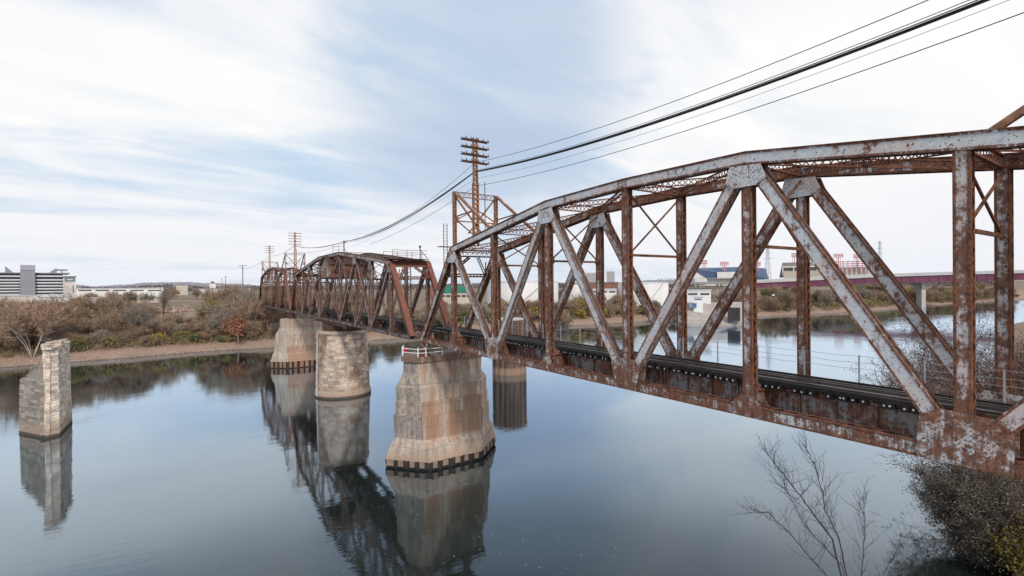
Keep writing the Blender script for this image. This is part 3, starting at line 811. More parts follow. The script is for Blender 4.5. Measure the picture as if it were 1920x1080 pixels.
def circ(z,k=0.,n=26): return [(25.4+(rr_(z)+k)*math.cos(2*math.pi*i/n+z*1.7),98.2+(rr_(z)+k)*math.sin(2*math.pi*i/n+z*1.7)) for i in range(n)]
masonry(mb,circ,-19.6,-8.3,.47,1.6,rsm,.05)
mb.loft([[(25.4+r*math.cos(t),98.2+r*math.sin(t),z) for t in [2*math.pi*i/48 for i in range(48)]] for z,r in ((-22,5.3),(-20.4,5.3),(-19.9,5.2),(-19.58,5.0),(-19.55,4.8),(-8.35,4.5))],True,.3)
mb.build('pier_shaft',M_STONER,p)
mb=MB()
for z in range(11): mb.bar((20.3,96.9,-20.4+z*1.1),(20.15,97.5,-20.4+z*1.1),.05,.05)
mb.bar((20.2,96.9,-20.6),(20.4,96.9,-8.6),.09,.09); mb.build('ladder',M_WHITE,p)

p=thing('concrete_pier','pale concrete pier with an orange stained foot, behind the round stone pier','bridge pier',(25.4,140.4,WL))
yc=140.4
rings=[(-19.2,3.7,17.9,21.5,33.,29.5),(-17.3,3.4,18.5,21.5,32.4,29.5),(-16.9,3.0,18.8,21.4,32.0,29.6),(-15.2,2.85,18.95,21.35,31.9,29.65),(-12.2,2.5,19.2,21.3,31.6,29.8),(-10.6,2.2,20.2,21.3,30.9,29.9),(-8.2,2.1,20.3,21.3,30.8,30.0)]
mb=MB(); mb.loft([hexring(z,hy,a,b,c,d,yc) for z,hy,a,b,c,d in rings],True)
for i_,r_ in ((0,1.7),(1,1.7),(2,1.6),(3,.6),(5,.5)): mb.r[i_*6+1]=r_
mb.build('pier_shaft',M_CONC2,p)
mb=MB(); mb.loft([hexring(z,3.6,18.0,21.5,32.9,29.5,yc) for z in (-22,-19.2)],True); mb.build('footing',plain('shadowed_sheet_pile',(.10,.06,.045),.9,.3),p)
sheet_skirt(p,[q[:2] for q in hexring(0,3.6,18.0,21.5,32.9,29.5,yc)],-20.7,-19.19,plain('rusty_sheet_pile',(.27,.15,.10),.9,.3))
mb=MB()
for xx in (XN,XF): mb.abox(xx-.7,xx+.7,139.0,142.0,-8.196,-6.63,.4)
mb.build('bearing_shoe',MS['dark'],p)

p=thing('concrete_abutment','weathered concrete abutment under the far end of the bridge, half hidden by brush','bridge abutment',(25.8,210,-19))
mb=MB(); mb.abox(21.5,30.2,207.8,212.5,-19,-6.65); mb.build('abutment_wall',M_CONC2,p)
mb=MB(); mb.abox(21.0,22.0,212.5,222,-19,-5.2); mb.abox(29.7,30.7,212.5,222,-19,-5.2); mb.build('wing_wall',M_CONC2,p)

p=thing('ruined_pier','broken stone pier standing alone in the river, its sloping cutwater on the upstream side','ruined pier',(-17.0,97.5,WL))
base=[(-20.6,99.2),(-16.75,93.45),(-15.45,94.4),(-15.35,102.7),(-17.2,103.6)]
def shr(pts,c,k): return [(c[0]+(x-c[0])*k,c[1]+(y-c[1])*k) for x,y in pts]
c0=(-16.6,98.4)
shaft=[(-17.6,96.3),(-16.75,93.45),(-15.45,94.4),(-15.35,102.7),(-17.6,102.6)]
def kz(z,a,b): return a+(b-a)*(z+20.2)/11.8
mb=MB(); masonry(mb,lambda z: shr(shaft,c0,kz(z,1.02,.92)),-20.4,-8.4,.36,1.2,rsm,.045)
mb.loft([[(x,y,z) for x,y in shr(shaft,c0,k)] for z,k in ((-22,1.05),(-20.4,1.03),(-20.2,.99),(-8.45,.885))],True,.2); mb.build('pier_shaft',M_STONE,p)
mb=MB(); cap=shr(shaft,c0,1.0)
masonry(mb,lambda z: cap,-8.39,-7.85,.27,1.1,rsm,.09,.7); mb.loft([[(x,y,z) for x,y in shr(shaft,c0,.93)] for z in (-8.38,-7.95)],True,.5); mb.build('cap_stone',M_STONE,p)
nose=[(-20.6,99.2),(-16.85,93.62),(-16.9,94.2),(-17.5,102.4)]
cn=(-17.4,98.)
mb=MB(); masonry(mb,lambda z: shr(nose,cn,kz(z,1.0,.93)),-20.4,-12.9,.36,1.2,rsm,.045)
mb.loft([[(x,y,z) for x,y in shr(nose,cn,k)] for z,k in ((-22,1.03),(-20.4,1.01),(-20.2,.97),(-13.0,.91))],True,.2)
lo=[(x,y,-12.92) for x,y in shr(nose,cn,.955)]; hi=[(-19.9,98.8,-12.7),(-16.93,94.1,-10.2),(-17.0,94.8,-10.05),(-17.5,101.8,-10.6)]
mb.loft([lo,hi],True,.45)
rq=random.Random(12)
for i in range(26):                        # displaced courses lying on the slope
    u=rq.random(); w=rq.random(); a=V(hi[0]).lerp(V(hi[1]).lerp(V(hi[3]),w),u*.93)
    mb.box(a+V((0,0,.02)),(V(hi[1])-V(hi[0])).normalized(),Y1,(V(hi[1])-V(hi[0])).cross(Y1).normalized(),rq.uniform(.2,.5),rq.uniform(.2,.45),rq.uniform(.03,.09),rq.random())
mb.build('cutwater',M_STONED,p)
mb=MB(); rs=random.Random(3)
for i in range(16):
    x=rs.uniform(-17.1,-15.7); y=rs.uniform(94.4,102.); mb.box((x,y,-7.85+rs.uniform(.03,.1)),V((1,rs.uniform(-.3,.3),0)).normalized(),V((rs.uniform(-.3,.3),1,0)).normalized(),Z1,rs.uniform(.2,.5),rs.uniform(.3,.7),rs.uniform(.08,.2))
mb.build('broken_course',M_STONE,p)

p=thing('sheet_pile_cell','round brown sheet-pile protection cell standing in the river beyond the tracks','protection cell',(64.2,97.4,WL))
mb=MB(); n=64; prof=[(-22,0),(-8.2,0)]
ring=[]
for i in range(n):
    t=2*math.pi*i/n; r=3.98+(.12 if i%4<2 else -.04); ring.append((64.2+r*math.cos(t),97.4+r*math.sin(t)))
mb.loft([[(x,y,z) for x,y in ring] for z in (-22,-8.2)],True); mb.build('sheet_wall',M_PILE,p)
mb=MB(); mb.loft([[(64.2+r*math.cos(2*math.pi*i/40),97.4+r*math.sin(2*math.pi*i/40),z) for i in range(40)] for z,r in ((-8.19,3.7),(-7.9,3.7))],True); mb.build('concrete_cap',M_CONCP,p)

# ------------------------------------------------------------------ water and ground
def water_mat():
    m=NT('river_water')
    n1=m.noise(1.,4,.6,m.mapped((.55,1.1,1),(0,0,.5))); n2=m.noise(1.,3,.55,m.mapped((.06,.12,1),(0,0,.2)))
    n3=m.noise(1.,2,.5,m.mapped((2.4,3.6,1),(0,0,.9)))
    h=m.math('ADD',m.math('MULTIPLY',n1,.55),m.math('ADD',m.math('MULTIPLY',n2,1.4),m.math('MULTIPLY',n3,.08)))
    patch=m.ramp(m.noise(.022,6,.65,None,1.2),[(.38,.22),(.55,.6),(.66,1.5)])
    bp=m.n('ShaderNodeBump'); bp.inputs['Distance'].default_value=.12; m.l(m.math('MULTIPLY',patch,.30),bp.inputs['Strength']); m.l(h,bp.inputs['Height']); m.l(bp.outputs[0],m.b.inputs['Normal'])
    m.done((.015,.020,.018),.25,.0)
    gl=m.n('ShaderNodeBsdfGlossy'); gl.inputs['Roughness'].default_value=.03; gl.inputs['Color'].default_value=(.75,.875,1.,1); m.l(bp.outputs[0],gl.inputs['Normal'])
    lw=m.n('ShaderNodeLayerWeight'); lw.inputs['Blend'].default_value=.5
    fr_=m.ramp(lw.outputs['Facing'],[(.30,.05),(.48,.11),(.56,.205),(.64,.40),(.70,.50),(.78,.70),(.88,.88),(1.,.97)])
    mx=m.n('ShaderNodeMixShader'); m.l(fr_,mx.inputs[0]); m.l(m.b.outputs[0],mx.inputs[1]); m.l(gl.outputs[0],mx.inputs[2]); m.l(mx.outputs[0],m.out.inputs[0])
    return m.mat
mb=MB(); mb.v=[V((-6000,-400,0)),V((9000,-400,0)),V((9000,900,0)),V((-6000,900,0))]; mb.face((0,1,2,3))
wt=mb.build('water',water_mat()); wt.location.z=WL; tag(wt,kind='structure')

FAR=[(-6000,190),(-600,188),(-60,186.5),(-20,187.5),(0,190.5),(25,188),(64,187.5),(96,188.5),(140,190),(170,187),(207,182),(241,174),(287,168),(330,158),(369,149),(418,144),(473,145),(573,143),(715,131),(1500,120),(9000,60)]
NEAR=[(-6000,-60),(-200,-10),(-20,6),(0,8),(20,9),(34,5.),(44,7.),(48,8.8),(50,9.8),(56,12.),(64,14.5),(80,17.5),(120,25),(300,58),(600,66),(1500,40),(9000,0)]
def interp(tab,x):
    if x<=tab[0][0]: return tab[0][1]
    for (a,b),(c,d) in zip(tab,tab[1:]):
        if x<=c: return b+(d-b)*(x-a)/(c-a)
    return tab[-1][1]
PROF=[(-60,-26),(-8,-23),(0,-20.9),(2,-20.2),(6,-19.0),(12,-17.6),(22,-15.4),(40,-13.3),(70,-12.3),(110,-11.0),(180,-9.5),(300,-7.5),(600,-5.5),(1200,-3),(2500,-1),(9000,-1)]
def nz(x,y,s): return mnoise.noise(V((x*s,y*s,.3)))
def gh(x,y):
    t=y-interp(FAR,x); z=interp(PROF,t)
    if t>1: z+=nz(x,y,.09)*min(.9,t*.05)+nz(x,y,.02)*min(1.2,t*.03)
    return z
def shore_y(x): return interp(FAR,x)+1.2*nz(x,0,.06)+.5*nz(x,9,.3)
mb=MB()
xs=[-6000,-2500,-1200,-600,-350]+[-220+4*i for i in range(131)]+[310+12*i for i in range(40)]+[900,1300,2000,3500,6000,9000]
fr=[-8,-2,-.4,.4,1.2,2.5,4,6,9,13,18,24,30,38,48,60,75,95,120,150,190,240,300,400,600,900,1400,2500,4500,9000]
nr=[9,2,-.4,-1.5,-4,-8,-14,-25,-50,-120,-400]
NPROF={9:-24,2:-21.8,-.4:-20.8,-1.5:-20.2,-4:-19.0,-8:-17.6,-14:-15.5,-25:-12,-50:-9,-120:-6,-400:-4}
rows=[]
for t in reversed(nr):
    rows.append([V((x,interp(NEAR,x)+t,NPROF[t]+(nz(x,t,.2)*.3 if t<-1 else 0))) for x in xs])
for t in fr:
    rows.append([V((x,shore_y(x)+t,gh(x,interp(FAR,x)+t))) for x in xs])
for r in rows: mb.v+=r
nx=len(xs)
for j in range(len(rows)-1):
    for i in range(nx-1): mb.face((j*nx+i,j*nx+i+1,(j+1)*nx+i+1,(j+1)*nx+i))
def ground_mat():
    m=NT('bank_earth'); n=m.noise(.12,8,.7); f=m.noise(1.6,8,.75); p=m.noise(.02,5,.6)
    col=m.mix(m.ramp(f,[(.3,0.),(.7,1.)]),(.21,.135,.10),(.44,.31,.24))
    col=m.mix(m.math('MULTIPLY',m.ramp(n,[(.48,0.),(.68,1.)]),.45),col,(.17,.12,.08))
    sep=m.n('ShaderNodeSeparateXYZ'); m.l(m.tc.outputs['Object'],sep.inputs[0])
    z=m.math('ADD',sep.outputs[2],21.)
    wet=m.ramp(m.math('ADD',z,m.math('MULTIPLY',f,.4)),[(.25,1.),(.6,0.)])
    col=m.mix(m.math('MULTIPLY',wet,.8),col,(.06,.045,.035))
    up=m.ramp(m.math('DIVIDE',z,12.),[(.55,0.),(.75,1.)])
    col=m.mix(m.math('MULTIPLY',up,.75),col,m.mix(m.ramp(p,[(.4,0.),(.6,1.)]),(.25,.195,.155),(.15,.13,.085)))
    m.bump(f,.6,.25); return m.done(col,.95,.1)
g=mb.build('ground',ground_mat(),smooth=True); tag(g,kind='structure')

# stones along the far waterline
mb=MB(); rs=random.Random(11)
def rock(mb,c,r):
    b=len(mb.v)
    for i in range(3):
        for k in range(5):
            t=k*1.2566+i*.5; q=(.75,1.,.45)[i]*r*rs.uniform(.75,1.2)
            mb.v.append(V((c[0]+q*math.cos(t)*1.2,c[1]+q*math.sin(t),c[2]+(-.3,.15,.55)[i]*r)))
    for i in range(2):
        for k in range(5): mb.face((b+i*5+k,b+i*5+(k+1)%5,b+(i+1)*5+(k+1)%5,b+(i+1)*5+k),rs.random())
    mb.face(tuple(b+10+k for k in range(5)),rs.random())
for i in range(3000):
    x=rs.uniform(-75,300) if i%3 else rs.uniform(-75,60); t=abs(rs.gauss(0,1.1)) if i%4 else abs(rs.gauss(0,4.5)); y=shore_y(x)+t+.2
    rock(mb,(x,y,gh(x,y-(shore_y(x)-interp(FAR,x)))+.02),rs.choice((.08,.1,.13,.18,.3)))
mrock=foliage('shore_stone',[(.2,(.16,.11,.085)),(.5,(.32,.24,.19)),(.8,(.52,.45,.40))],.4,.95,False)
o=mb.build('shore_stones',mrock); tag(o,'loose pale stones and rubble along the far waterline','stones',kind='stuff')

# ------------------------------------------------------------------ trees
def grow(mbT, mbC, rs, p, d, L, r, depth, maxd, kids, spread, twigs, tw_len, tw_w, upb, n=5, high=False):
    pts=[p]; q=p; dd=d.copy()
    for i in range(3):
        dd=(dd+V((rs.uniform(-1,1),rs.uniform(-1,1),rs.uniform(-.4,1)*upb))*.16).normalized(); q=q+dd*(L/3); pts.append(q)
    tgt=mbT if depth<2 else mbC
    tgt.tube(pts,[r,r*.85,r*.68,r*.5],n if depth<2 else 3,rs.random(),0)
    if depth>=maxd:
        for i in range(twigs):
            a=pts[rs.choice((1,2,3))].lerp(pts[rs.choice((2,3))],rs.random())
            t=(dd*.8+V((rs.gauss(0,1),rs.gauss(0,1),rs.gauss(.25,.9)))*spread).normalized()
            l=tw_len*rs.uniform(.5,1.3); w=tw_w*rs.uniform(.6,1.4)
            s=t.cross(V((rs.gauss(0,1),rs.gauss(0,1),rs.gauss(0,1)))).normalized()
            c=a+t*(l*rs.uniform(-.1,.5))
            mbC.tri(c-s*w,c+s*w,c+t*l,rs.random())
        return
    for i in range(kids):
        a=pts[3].lerp(pts[2],.3*rs.random()) if (high and depth==0) else pts[1+i%3] if depth>0 else pts[2].lerp(pts[3],rs.random()) if i%3 else pts[1].lerp(pts[2],rs.random())
        nd=(dd*.75+V((rs.gauss(0,1),rs.gauss(0,1),rs.gauss(.15,.6)*upb))*spread).normalized()
        grow(mbT,mbC,rs,a,nd,L*rs.uniform(.55,.8),r*.55,depth+1,maxd,kids,spread,twigs,tw_len,tw_w,upb,n)
def make_tree(name,label,cat,seed,h,spread,kids,twigs,tw_len,tw_w,stems,matC,matT,group=None,maxd=3,tr=.2,upb=1.,loc=(0,0,0),leafs=0,leafr=.3,lean=.25,partname='crown',low=0.,high=False):
    rs=random.Random(seed); t=thing(name,label,cat,loc,group); T=MB(); C=MB(); L0=V(loc)
    for s in range(stems):
        a=2*math.pi*(s+rs.random()*.6)/stems
        d=V((math.cos(a)*lean,math.sin(a)*lean,1)).normalized() if stems>1 else V((rs.uniform(-.1,.1),rs.uniform(-.1,.1),1)).normalized()
        grow(T,C,rs,L0+V((math.cos(a),math.sin(a),0))*tr*(stems>1),d,h*.46,tr*(1 if stems==1 else .7),0,maxd,kids,spread,twigs,tw_len,tw_w,upb,high=high)
    if leafs:
        ends=[f for f in C.f if len(f)==3]; 
        for i in range(leafs):
            f=rs.choice(ends); jj=.3 if leafr>.15 else .13; c=C.v[f[2]]+V((rs.gauss(0,jj),rs.gauss(0,jj),rs.gauss(0,jj)))
            if low and rs.random()<low: c=rs.choice(T.v)+V((rs.gauss(0,.55),rs.gauss(0,.55),rs.gauss(0,.5)))
            a=V((rs.gauss(0,1),rs.gauss(0,1),rs.gauss(0,1))).normalized()*leafr; b=a.cross(V((rs.gauss(0,1),rs.gauss(0,1),rs.gauss(0,1)))).normalized()*leafr*.7
            k=len(C.v); C.v+=[c-a,c+b,c+a,c-b]; C.face((k,k+1,k+2,k+3),rs.random()) 
    T.build('trunk',matT,t); C.build(partname,matC,t)
    return t
GR='bare trees in the thicket along the far bank'
LB='bare brown tree among the thicket along the far bank'
rs=random.Random(5)
def place_y(x,t): 
    y=interp(FAR,x)+t; return V((x,y,gh(x,y)-.2))
protos=[]
protoB=[]
# one of each kind, first copies stand on the bank themselves
kinds=[('brown',12.5,.60,5,20,1.7,.05,3),('grey',13.5,.58,5,19,1.8,.05,2),('redbrown',12.0,.62,5,20,1.6,.05,4),('grey',11.5,.7,5,20,1.6,.05,3)]
for i,(c,h,sp,kd,tw,tl,tww,stm) in enumerate(kinds):
    lc=place_y((-66,-52,-34,-15)[i],(14,19,16,17)[i])
    protos.append(make_tree('bare_tree',LB,'tree',20+i,h,sp,kd,tw,tl,tww,stm,FOL[c],M_BARK,GR,loc=lc,tr=.16,lean=.3))
GB='leafy shrubs scattered low on the far bank'
kb=[('olive',4.2,.8,5,12,.7,.1,3,900),('yellow',4.6,.8,5,12,.7,.1,3,1300),('green',3.8,.85,5,12,.7,.1,3,1000)]
LBS={'olive':'dull olive shrub low on the far bank','yellow':'yellow autumn shrub low on the far bank','green':'dull green shrub low on the far bank'}
for i,(c,h,sp,kd,tw,tl,tww,stm,lf) in enumerate(kb):
    lc=place_y((-58,-8.6,3)[i],(9,9.5,9)[i])
    lab=LBS[c] if c!='yellow' else 'bright yellow rounded shrub near the water, left of the bridge'
    gb=dict(olive='olive shrubs on the far bank',green='green shrubs on the far bank',yellow=None)[c]
    protoB.append(make_tree('shrub',lab,'shrub',40+i,h,sp,kd,tw,tl,tww,stm,FOL[c],M_BARK,gb,loc=lc,maxd=2,tr=.08,leafs=lf,leafr=.24,lean=.5,partname='leaves'))
def more_tree(x,t,s,kind=None,col=None):
    pr=rs.choice(protos) if kind is None else protos[kind]
    col=col or rs.choice(('brown','brown','grey','grey','redbrown'))
    dup(pr,place_y(x,t),(s*rs.uniform(.9,1.2),s*rs.uniform(.9,1.2),s),rs.uniform(0,6.28),LB,GR,{'crown':FOL[col]})
def clear(x,t): return -14<x<9 and t>26
x=-78
while x<62:
    for t0,s0 in ((10,.55),(16,.85),(24,1.),(34,1.1)):
        xx=x+rs.uniform(-2.2,2.2); tt=t0+rs.uniform(-2.5,2.5)
        if clear(xx,tt) or (abs(xx-25.8)<5 and tt>16) or (abs(xx+37.2)<4.5 and tt<9) or (abs(xx-14.8)<3.5 and tt<12): continue
        s=s0*rs.uniform(.8,1.15)
        if xx<-30: s*=.86
        if -24<=xx<-14: s*=1.0
        if -14<=xx<9: s*=.62
        if 9<=xx<24: s*=1.12
        if -30<=xx<-12: s*=.82
        if rs.random()<.35: more_tree(xx+rs.uniform(-2,2),tt+rs.uniform(-2,2),s*.6)
        more_tree(xx,tt,s,None,rs.choice(('brown','brown','grey','redbrown','grey','brown','grey','olive')) if tt<28 else rs.choice(('brown','grey')))
    x+=4.7
for x,t,k in ((-74,8,0),(-70,16,0),(-49,9,2),(-40,20,1),(-27,9,2),(-25,22,0),(-4,10,0),(7,13,2),(10,8.5,2),(12,8,0),(19,9,0),(21,14,2),(-62,12,2),(-20,10,0)):
    c=('olive','yellow','green')[k]
    lab=LBS[c] if c!='yellow' else 'yellowish shrub half hidden among bare trees, far left of the bridge'
    dup(protoB[k],place_y(x,t),rs.uniform(.7,1.05),rs.uniform(0,6.28),lab,{'olive':'olive shrubs on the far bank','green':'green shrubs on the far bank','yellow':'yellow shrubs'}[c])
def seat0(px,F):
    q=pt(px,560,F); q.z=gh(q.x,q.y); return q
# named single trees
pale=make_tree('sycamore_tree','large bare tree with pale forked trunks and reddish crown, behind the ruined pier','tree',71,15.5,.42,4,18,1.6,.055,5,FOL['redbrown'],M_BARKP,loc=place_y(-37.2,6.5),tr=.20,lean=.26,upb=1.6,high=True)
redt=make_tree('autumn_tree','rusty red leafed tree with a thin white trunk, left of the bridge','tree',73,9.5,.6,5,10,.9,.08,1,FOL['red'],M_BARKP,loc=place_y(14.8,6.5),tr=.2,leafs=1800,leafr=.3)
lone=make_tree('bare_tree','lone dark bare tree standing up above the scrap yard against white walls','tree',75,13,.55,5,12,1.6,.045,1,FOL['grey'],M_BARKD,loc=seat0(305,205),tr=.3)
# behind the bridge: low brush, then taller woods round the bend
GR2='bare trees behind the truss on the far bank'; LB2='low bare tree on the far bank seen through the near truss'
GR3='trees on the far bank below the purple road bridge'; LB3='brown bare tree on the bank below the purple road bridge'
for i in range(46):
    xx=64+i*3.6+rs.uniform(-2,2); tt=rs.uniform(8,26)
    if 225<xx: continue
    dup(rs.choice(protos),place_y(xx,tt),rs.uniform(.45,.72),rs.uniform(0,6.28),LB2,GR2,{'crown':FOL[rs.choice(('brown','grey','brown'))]})
for i in range(26):
    xx=70+i*6.6+rs.uniform(-3,3)
    if xx>232: continue
    k=rs.choice((0,0,1,0)); c=('olive','yellow','green')[k]
    lab='olive shrub on the far bank seen through the near truss' if k==0 else 'yellowish shrub on the far bank seen through the near truss'
    dup(protoB[k],place_y(xx,rs.uniform(9,24)),rs.uniform(1.2,1.9),rs.uniform(0,6.28),lab,'olive shrubs behind the truss' if k==0 else 'yellow shrubs behind the truss')
for i in range(66):
    xx=292+i*6.9+rs.uniform(-4,4); tt=rs.choice((9,18,30))+rs.uniform(-4,4)
    if 470<xx<500 and tt<12: continue
    dup(rs.choice(protos),place_y(xx,tt),rs.uniform(.8,1.08),rs.uniform(0,6.28),LB3,GR3,{'crown':FOL[rs.choice(('brown','grey','redbrown','brown','olive'))]})
for i in range(20):
    xx=300+i*24+rs.uniform(-6,6); k=rs.choice((0,1,1))
    dup(protoB[k],place_y(xx,rs.uniform(6,12)),rs.uniform(1.0,1.6),rs.uniform(0,6.28),'yellow shrub at the foot of the woods beyond the bend' if k else 'olive shrub at the foot of the woods beyond the bend','yellow shrubs beyond the bend' if k else 'olive shrubs beyond the bend')

# undergrowth mass filling the slope
mb=MB(); rs2=random.Random(17)
cells=0
for i in range(3600):
    u=rs2.random()
    if u<.5: x=rs2.uniform(-85,62); t=rs2.uniform(6.5,36); hh=3.0
    elif u<.72: x=rs2.uniform(60,230); t=rs2.uniform(8,30); hh=2.0
    else: x=rs2.uniform(285,760); t=rs2.uniform(4,34); hh=4.2
    if -12<x<7 and t>24: continue
    if abs(x-25.8)<4.5 and t>18: continue
    c=place_y(x,t); hh*=rs2.uniform(.5,1.3); ln=(1. if u<.72 else 2.)
    for k in range(34):
        a=rs2.uniform(0,6.283); rr=hh*.75*math.sqrt(rs2.random()); q=c+V((math.cos(a)*rr,math.sin(a)*rr,rs2.uniform(0,hh*(1-(rr/(hh*.8))**2*.7))))
        d=V((rs2.gauss(0,.6),rs2.gauss(0,.6),rs2.uniform(.1,1.2))).normalized(); s=d.cross(V((rs2.gauss(0,1),rs2.gauss(0,1),rs2.gauss(0,1)))).normalized()
        w=rs2.uniform(.04,.11)*ln; l=rs2.uniform(.5,1.3)*ln
        mb.tri(q-s*w,q+s*w,q+d*l,rs2.random())
mund=foliage('mixed_undergrowth',[(.22,(.085,.065,.045)),(.38,(.19,.135,.095)),(.5,(.27,.19,.14)),(.60,(.20,.175,.07)),(.70,(.30,.235,.08)),(.80,(.36,.26,.18))],.13,.9,False)
o=mb.build('undergrowth',mund); tag(o,'tangled brown undergrowth covering the far bank','undergrowth',kind='stuff')

# distant woods on low hills
def ridge(name,F,top,x0,x1,seed,mat,label,n=5200):
    mb=MB(); q=random.Random(seed)
    for i in range(n):
        px=q.uniform(x0,x1); hpx=top(px); base=pt(px,545-(px-480)*.0104+2,F)
        zt=(pt(px,hpx,F)).z; z=base.z-6+(zt-base.z+6)*q.random()**.7
        ff=F*q.uniform(.94,1.08); c=pt(px,540,ff); c.z=z*ff/F
        r=F*.0019*q.uniform(.5,1.3)
        a=q.uniform(0,6.28); 
        for k in range(3):
            d=V((q.gauss(0,1),q.gauss(0,1),q.gauss(.3,.8))).normalized()*r; s=d.cross(V((q.gauss(0,1),q.gauss(0,1),q.gauss(0,1)))).normalized()*r*.6
            mb.tri(c-s,c+s,c+d,q.random())
    o=mb.build(name,mat); tag(o,label,'woods',kind='stuff'); return o
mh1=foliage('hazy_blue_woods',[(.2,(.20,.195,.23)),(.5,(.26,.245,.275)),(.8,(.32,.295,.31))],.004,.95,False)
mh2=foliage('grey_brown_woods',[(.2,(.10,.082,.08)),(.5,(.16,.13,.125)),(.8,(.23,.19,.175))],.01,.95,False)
def h1(px): return 534-5*math.exp(-((px-280)/75)**2)-3*math.sin(px*.021)-.0075*(px-300)+2*nz(px,3,.03)
def h2(px): return 538-4*math.exp(-((px-300)/60)**2)+2.5*nz(px,7,.05)-.0085*(px-300)
def hills(F,top,x0,x1,mat):
    mb=MB(); cols=[x0+i*2.2 for i in range(int((x1-x0)/2.2)+1)]; rows=[0,.3,.55,.75,.88,.96,1.,.93,.5]
    for k,u in enumerate(rows):
        for px in cols:
            b=pt(px,545,F); zt=pt(px,top(px)+.9*nz(px,1,.35)+.5*nz(px,5,1.1),F).z; ff=1+.03*k+.006*nz(px,k*7,.5)
            mb.v.append(V((b.x*ff,b.y*ff,-12+(zt*ff+12)*min(1,u+(.05*nz(px,k*3,.6) if 0<k<6 else 0)))))
    n=len(cols)
    for k in range(len(rows)-1):
        for i in range(n-1): mb.face((k*n+i,k*n+i+1,(k+1)*n+i+1,(k+1)*n+i),.5+.5*nz(i*1.7,k*3.1,.7))
    o=mb.build('hills',mat); tag(o,kind='structure'); return o
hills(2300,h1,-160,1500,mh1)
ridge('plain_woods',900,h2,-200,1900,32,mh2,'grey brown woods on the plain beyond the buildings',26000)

#BGSTART#
# ------------------------------------------------------------------ background buildings on the plain
M_WALLW=plain('white_wall',(.76,.74,.72),.8,.12,.08)
M_WALLW2=plain('dirty_white_wall',(.55,.51,.48),.85,.25,.15)
M_GREYT=plain('grey_panel',(.27,.275,.31),.8,.06,.1)
M_GLASS=plain('dark_glass_band',(.07,.08,.095),.25,.35,.25,.5)
M_BAND=plain('pale_concrete_band',(.60,.61,.62),.8,.1,.1)
M_TEAL=plain('teal_sign_panel',(.09,.20,.22),.5,.1)
M_GREEN=plain('green_sheet_roof',(.03,.20,.14),.6,.2,.2)
M_BLUE=plain('blue_seating',(.075,.115,.20),.7,.15,.1)
M_CREAM=plain('cream_facade',(.50,.45,.38),.85,.15,.06)
M_REDS=plain('hazy_red_steel',(.55,.20,.21),.6,.15,.2)  # red paled by distance haze put into the colour
M_PURP=plain('purple_girder_paint',(.155,.045,.085),.6,.2,.12)
M_ASPH=plain('grey_asphalt_deck',(.30,.30,.30),.9,.15,.2)
M_HIGH=plain('hazy_tower_wall',(.52,.50,.49),.9,.08,.05)
M_HIGHD=plain('hazy_tower_window',(.36,.36,.38),.8,.1,.05)
M_WOOD=plain('grey_pole_wood',(.13,.11,.10),.9,.2,1.)
M_BRICK=plain('red_brown_shed',(.24,.12,.09),.9,.25,.3)
M_CONT=plain('blue_container',(.08,.16,.30),.6,.2,.5)
class Frame:                          # a building front square to the sight line through px
    def __init__(s,px):
        d=pt(px,540,1.); d.z=0; s.k=d.length; s.n=d.normalized(); s.r=V((s.n.y,-s.n.x,0))
    def hit(s,px,py,F): q=ray(px,py); return q*(F*s.k/q.dot(s.n))
FR=None
def fp(px0,px1,py0,py1,F,dep,fr=None):
    fr=fr or FR or Frame((px0+px1)/2)
    pm=(py0+py1)/2; xm=(px0+px1)/2
    a=fr.hit(px0,pm,F).dot(fr.r); b=fr.hit(px1,pm,F).dot(fr.r)
    return a,b,fr.hit(xm,py1,F).z,fr.hit(xm,py0,F).z
def fb(mb,px0,px1,py0,py1,F,dep,rust=0.,dF=0.,mi=0):
    fr=FR or Frame((px0+px1)/2); a,b,z0,z1=fp(px0,px1,py0,py1,F,dep,fr)
    mb.box(fr.r*((a+b)/2)+fr.n*(F*fr.k+dF+dep/2)+Z1*((z0+z1)/2),fr.r,fr.n,Z1,(b-a)/2,dep/2,(z1-z0)/2,rust,mi); return mb
def site(px,py,F): return pt(px,py,F)
def fpoly(mb,pts,F,dep,rust=0.):
    fr=FR or Frame(pts[0][0]); mb.prism([fr.hit(x,y,F) for x,y in pts],fr.n*dep,rust); return mb
def seat(px,F,z=None):
    p_=pt(px,560,F); p_.z=gh(p_.x,p_.y); return p_

# grey and white multi-storey building
F=332; FR=Frame(60)
b_=thing('office_building','six-storey grey and white building with a blank grey stair tower and roof fins, far left','building',seat(60,F))
m=MB(); fb(m,-90,118,514,572,F,30); m.build('glass_wall',M_GLASS,b_)
for y in (516.5,523.5,529.,534.6,540.2,545.8,551.5):
    m=MB(); fb(m,-92,38.3,y,y+2.6,F,2,dF=-2.01); fb(m,66.2,118,y,y+2.6,F,2,dF=-2.01); m.build('floor_band',M_BAND,b_)
m=MB(); fb(m,38.5,66,497.5,572,F,14,dF=-4); m.build('stair_tower',M_GREYT,b_)
m=MB(); fb(m,38.2,66.3,497.2,507,F,14.6,dF=-4.3); m.build('tower_crown',plain('pale_grey_panel',(.34,.35,.40),.8,.06,.1),b_)
m=MB(); fb(m,-94,131,510.8,512.6,F,32,dF=-1.5); m.build('roof_edge',M_GREYT,b_)
for pts in (((9.5,498.5),(9.5,511),(25,511)),((92,511),(106,502.5),(106.5,511))):
    m=MB(); fpoly(m,pts,F+2,3); m.build('roof_fin',M_GREYT,b_)
m=MB(); fb(m,107,127,505,506.6,F,14); fb(m,115,117.5,506.6,519,F,2); m.build('roof_canopy',M_GREYT,b_)
m=MB(); fb(m,118.2,142,519,573,F,24,dF=-3); m.build('end_wing',M_WALLW2,b_)
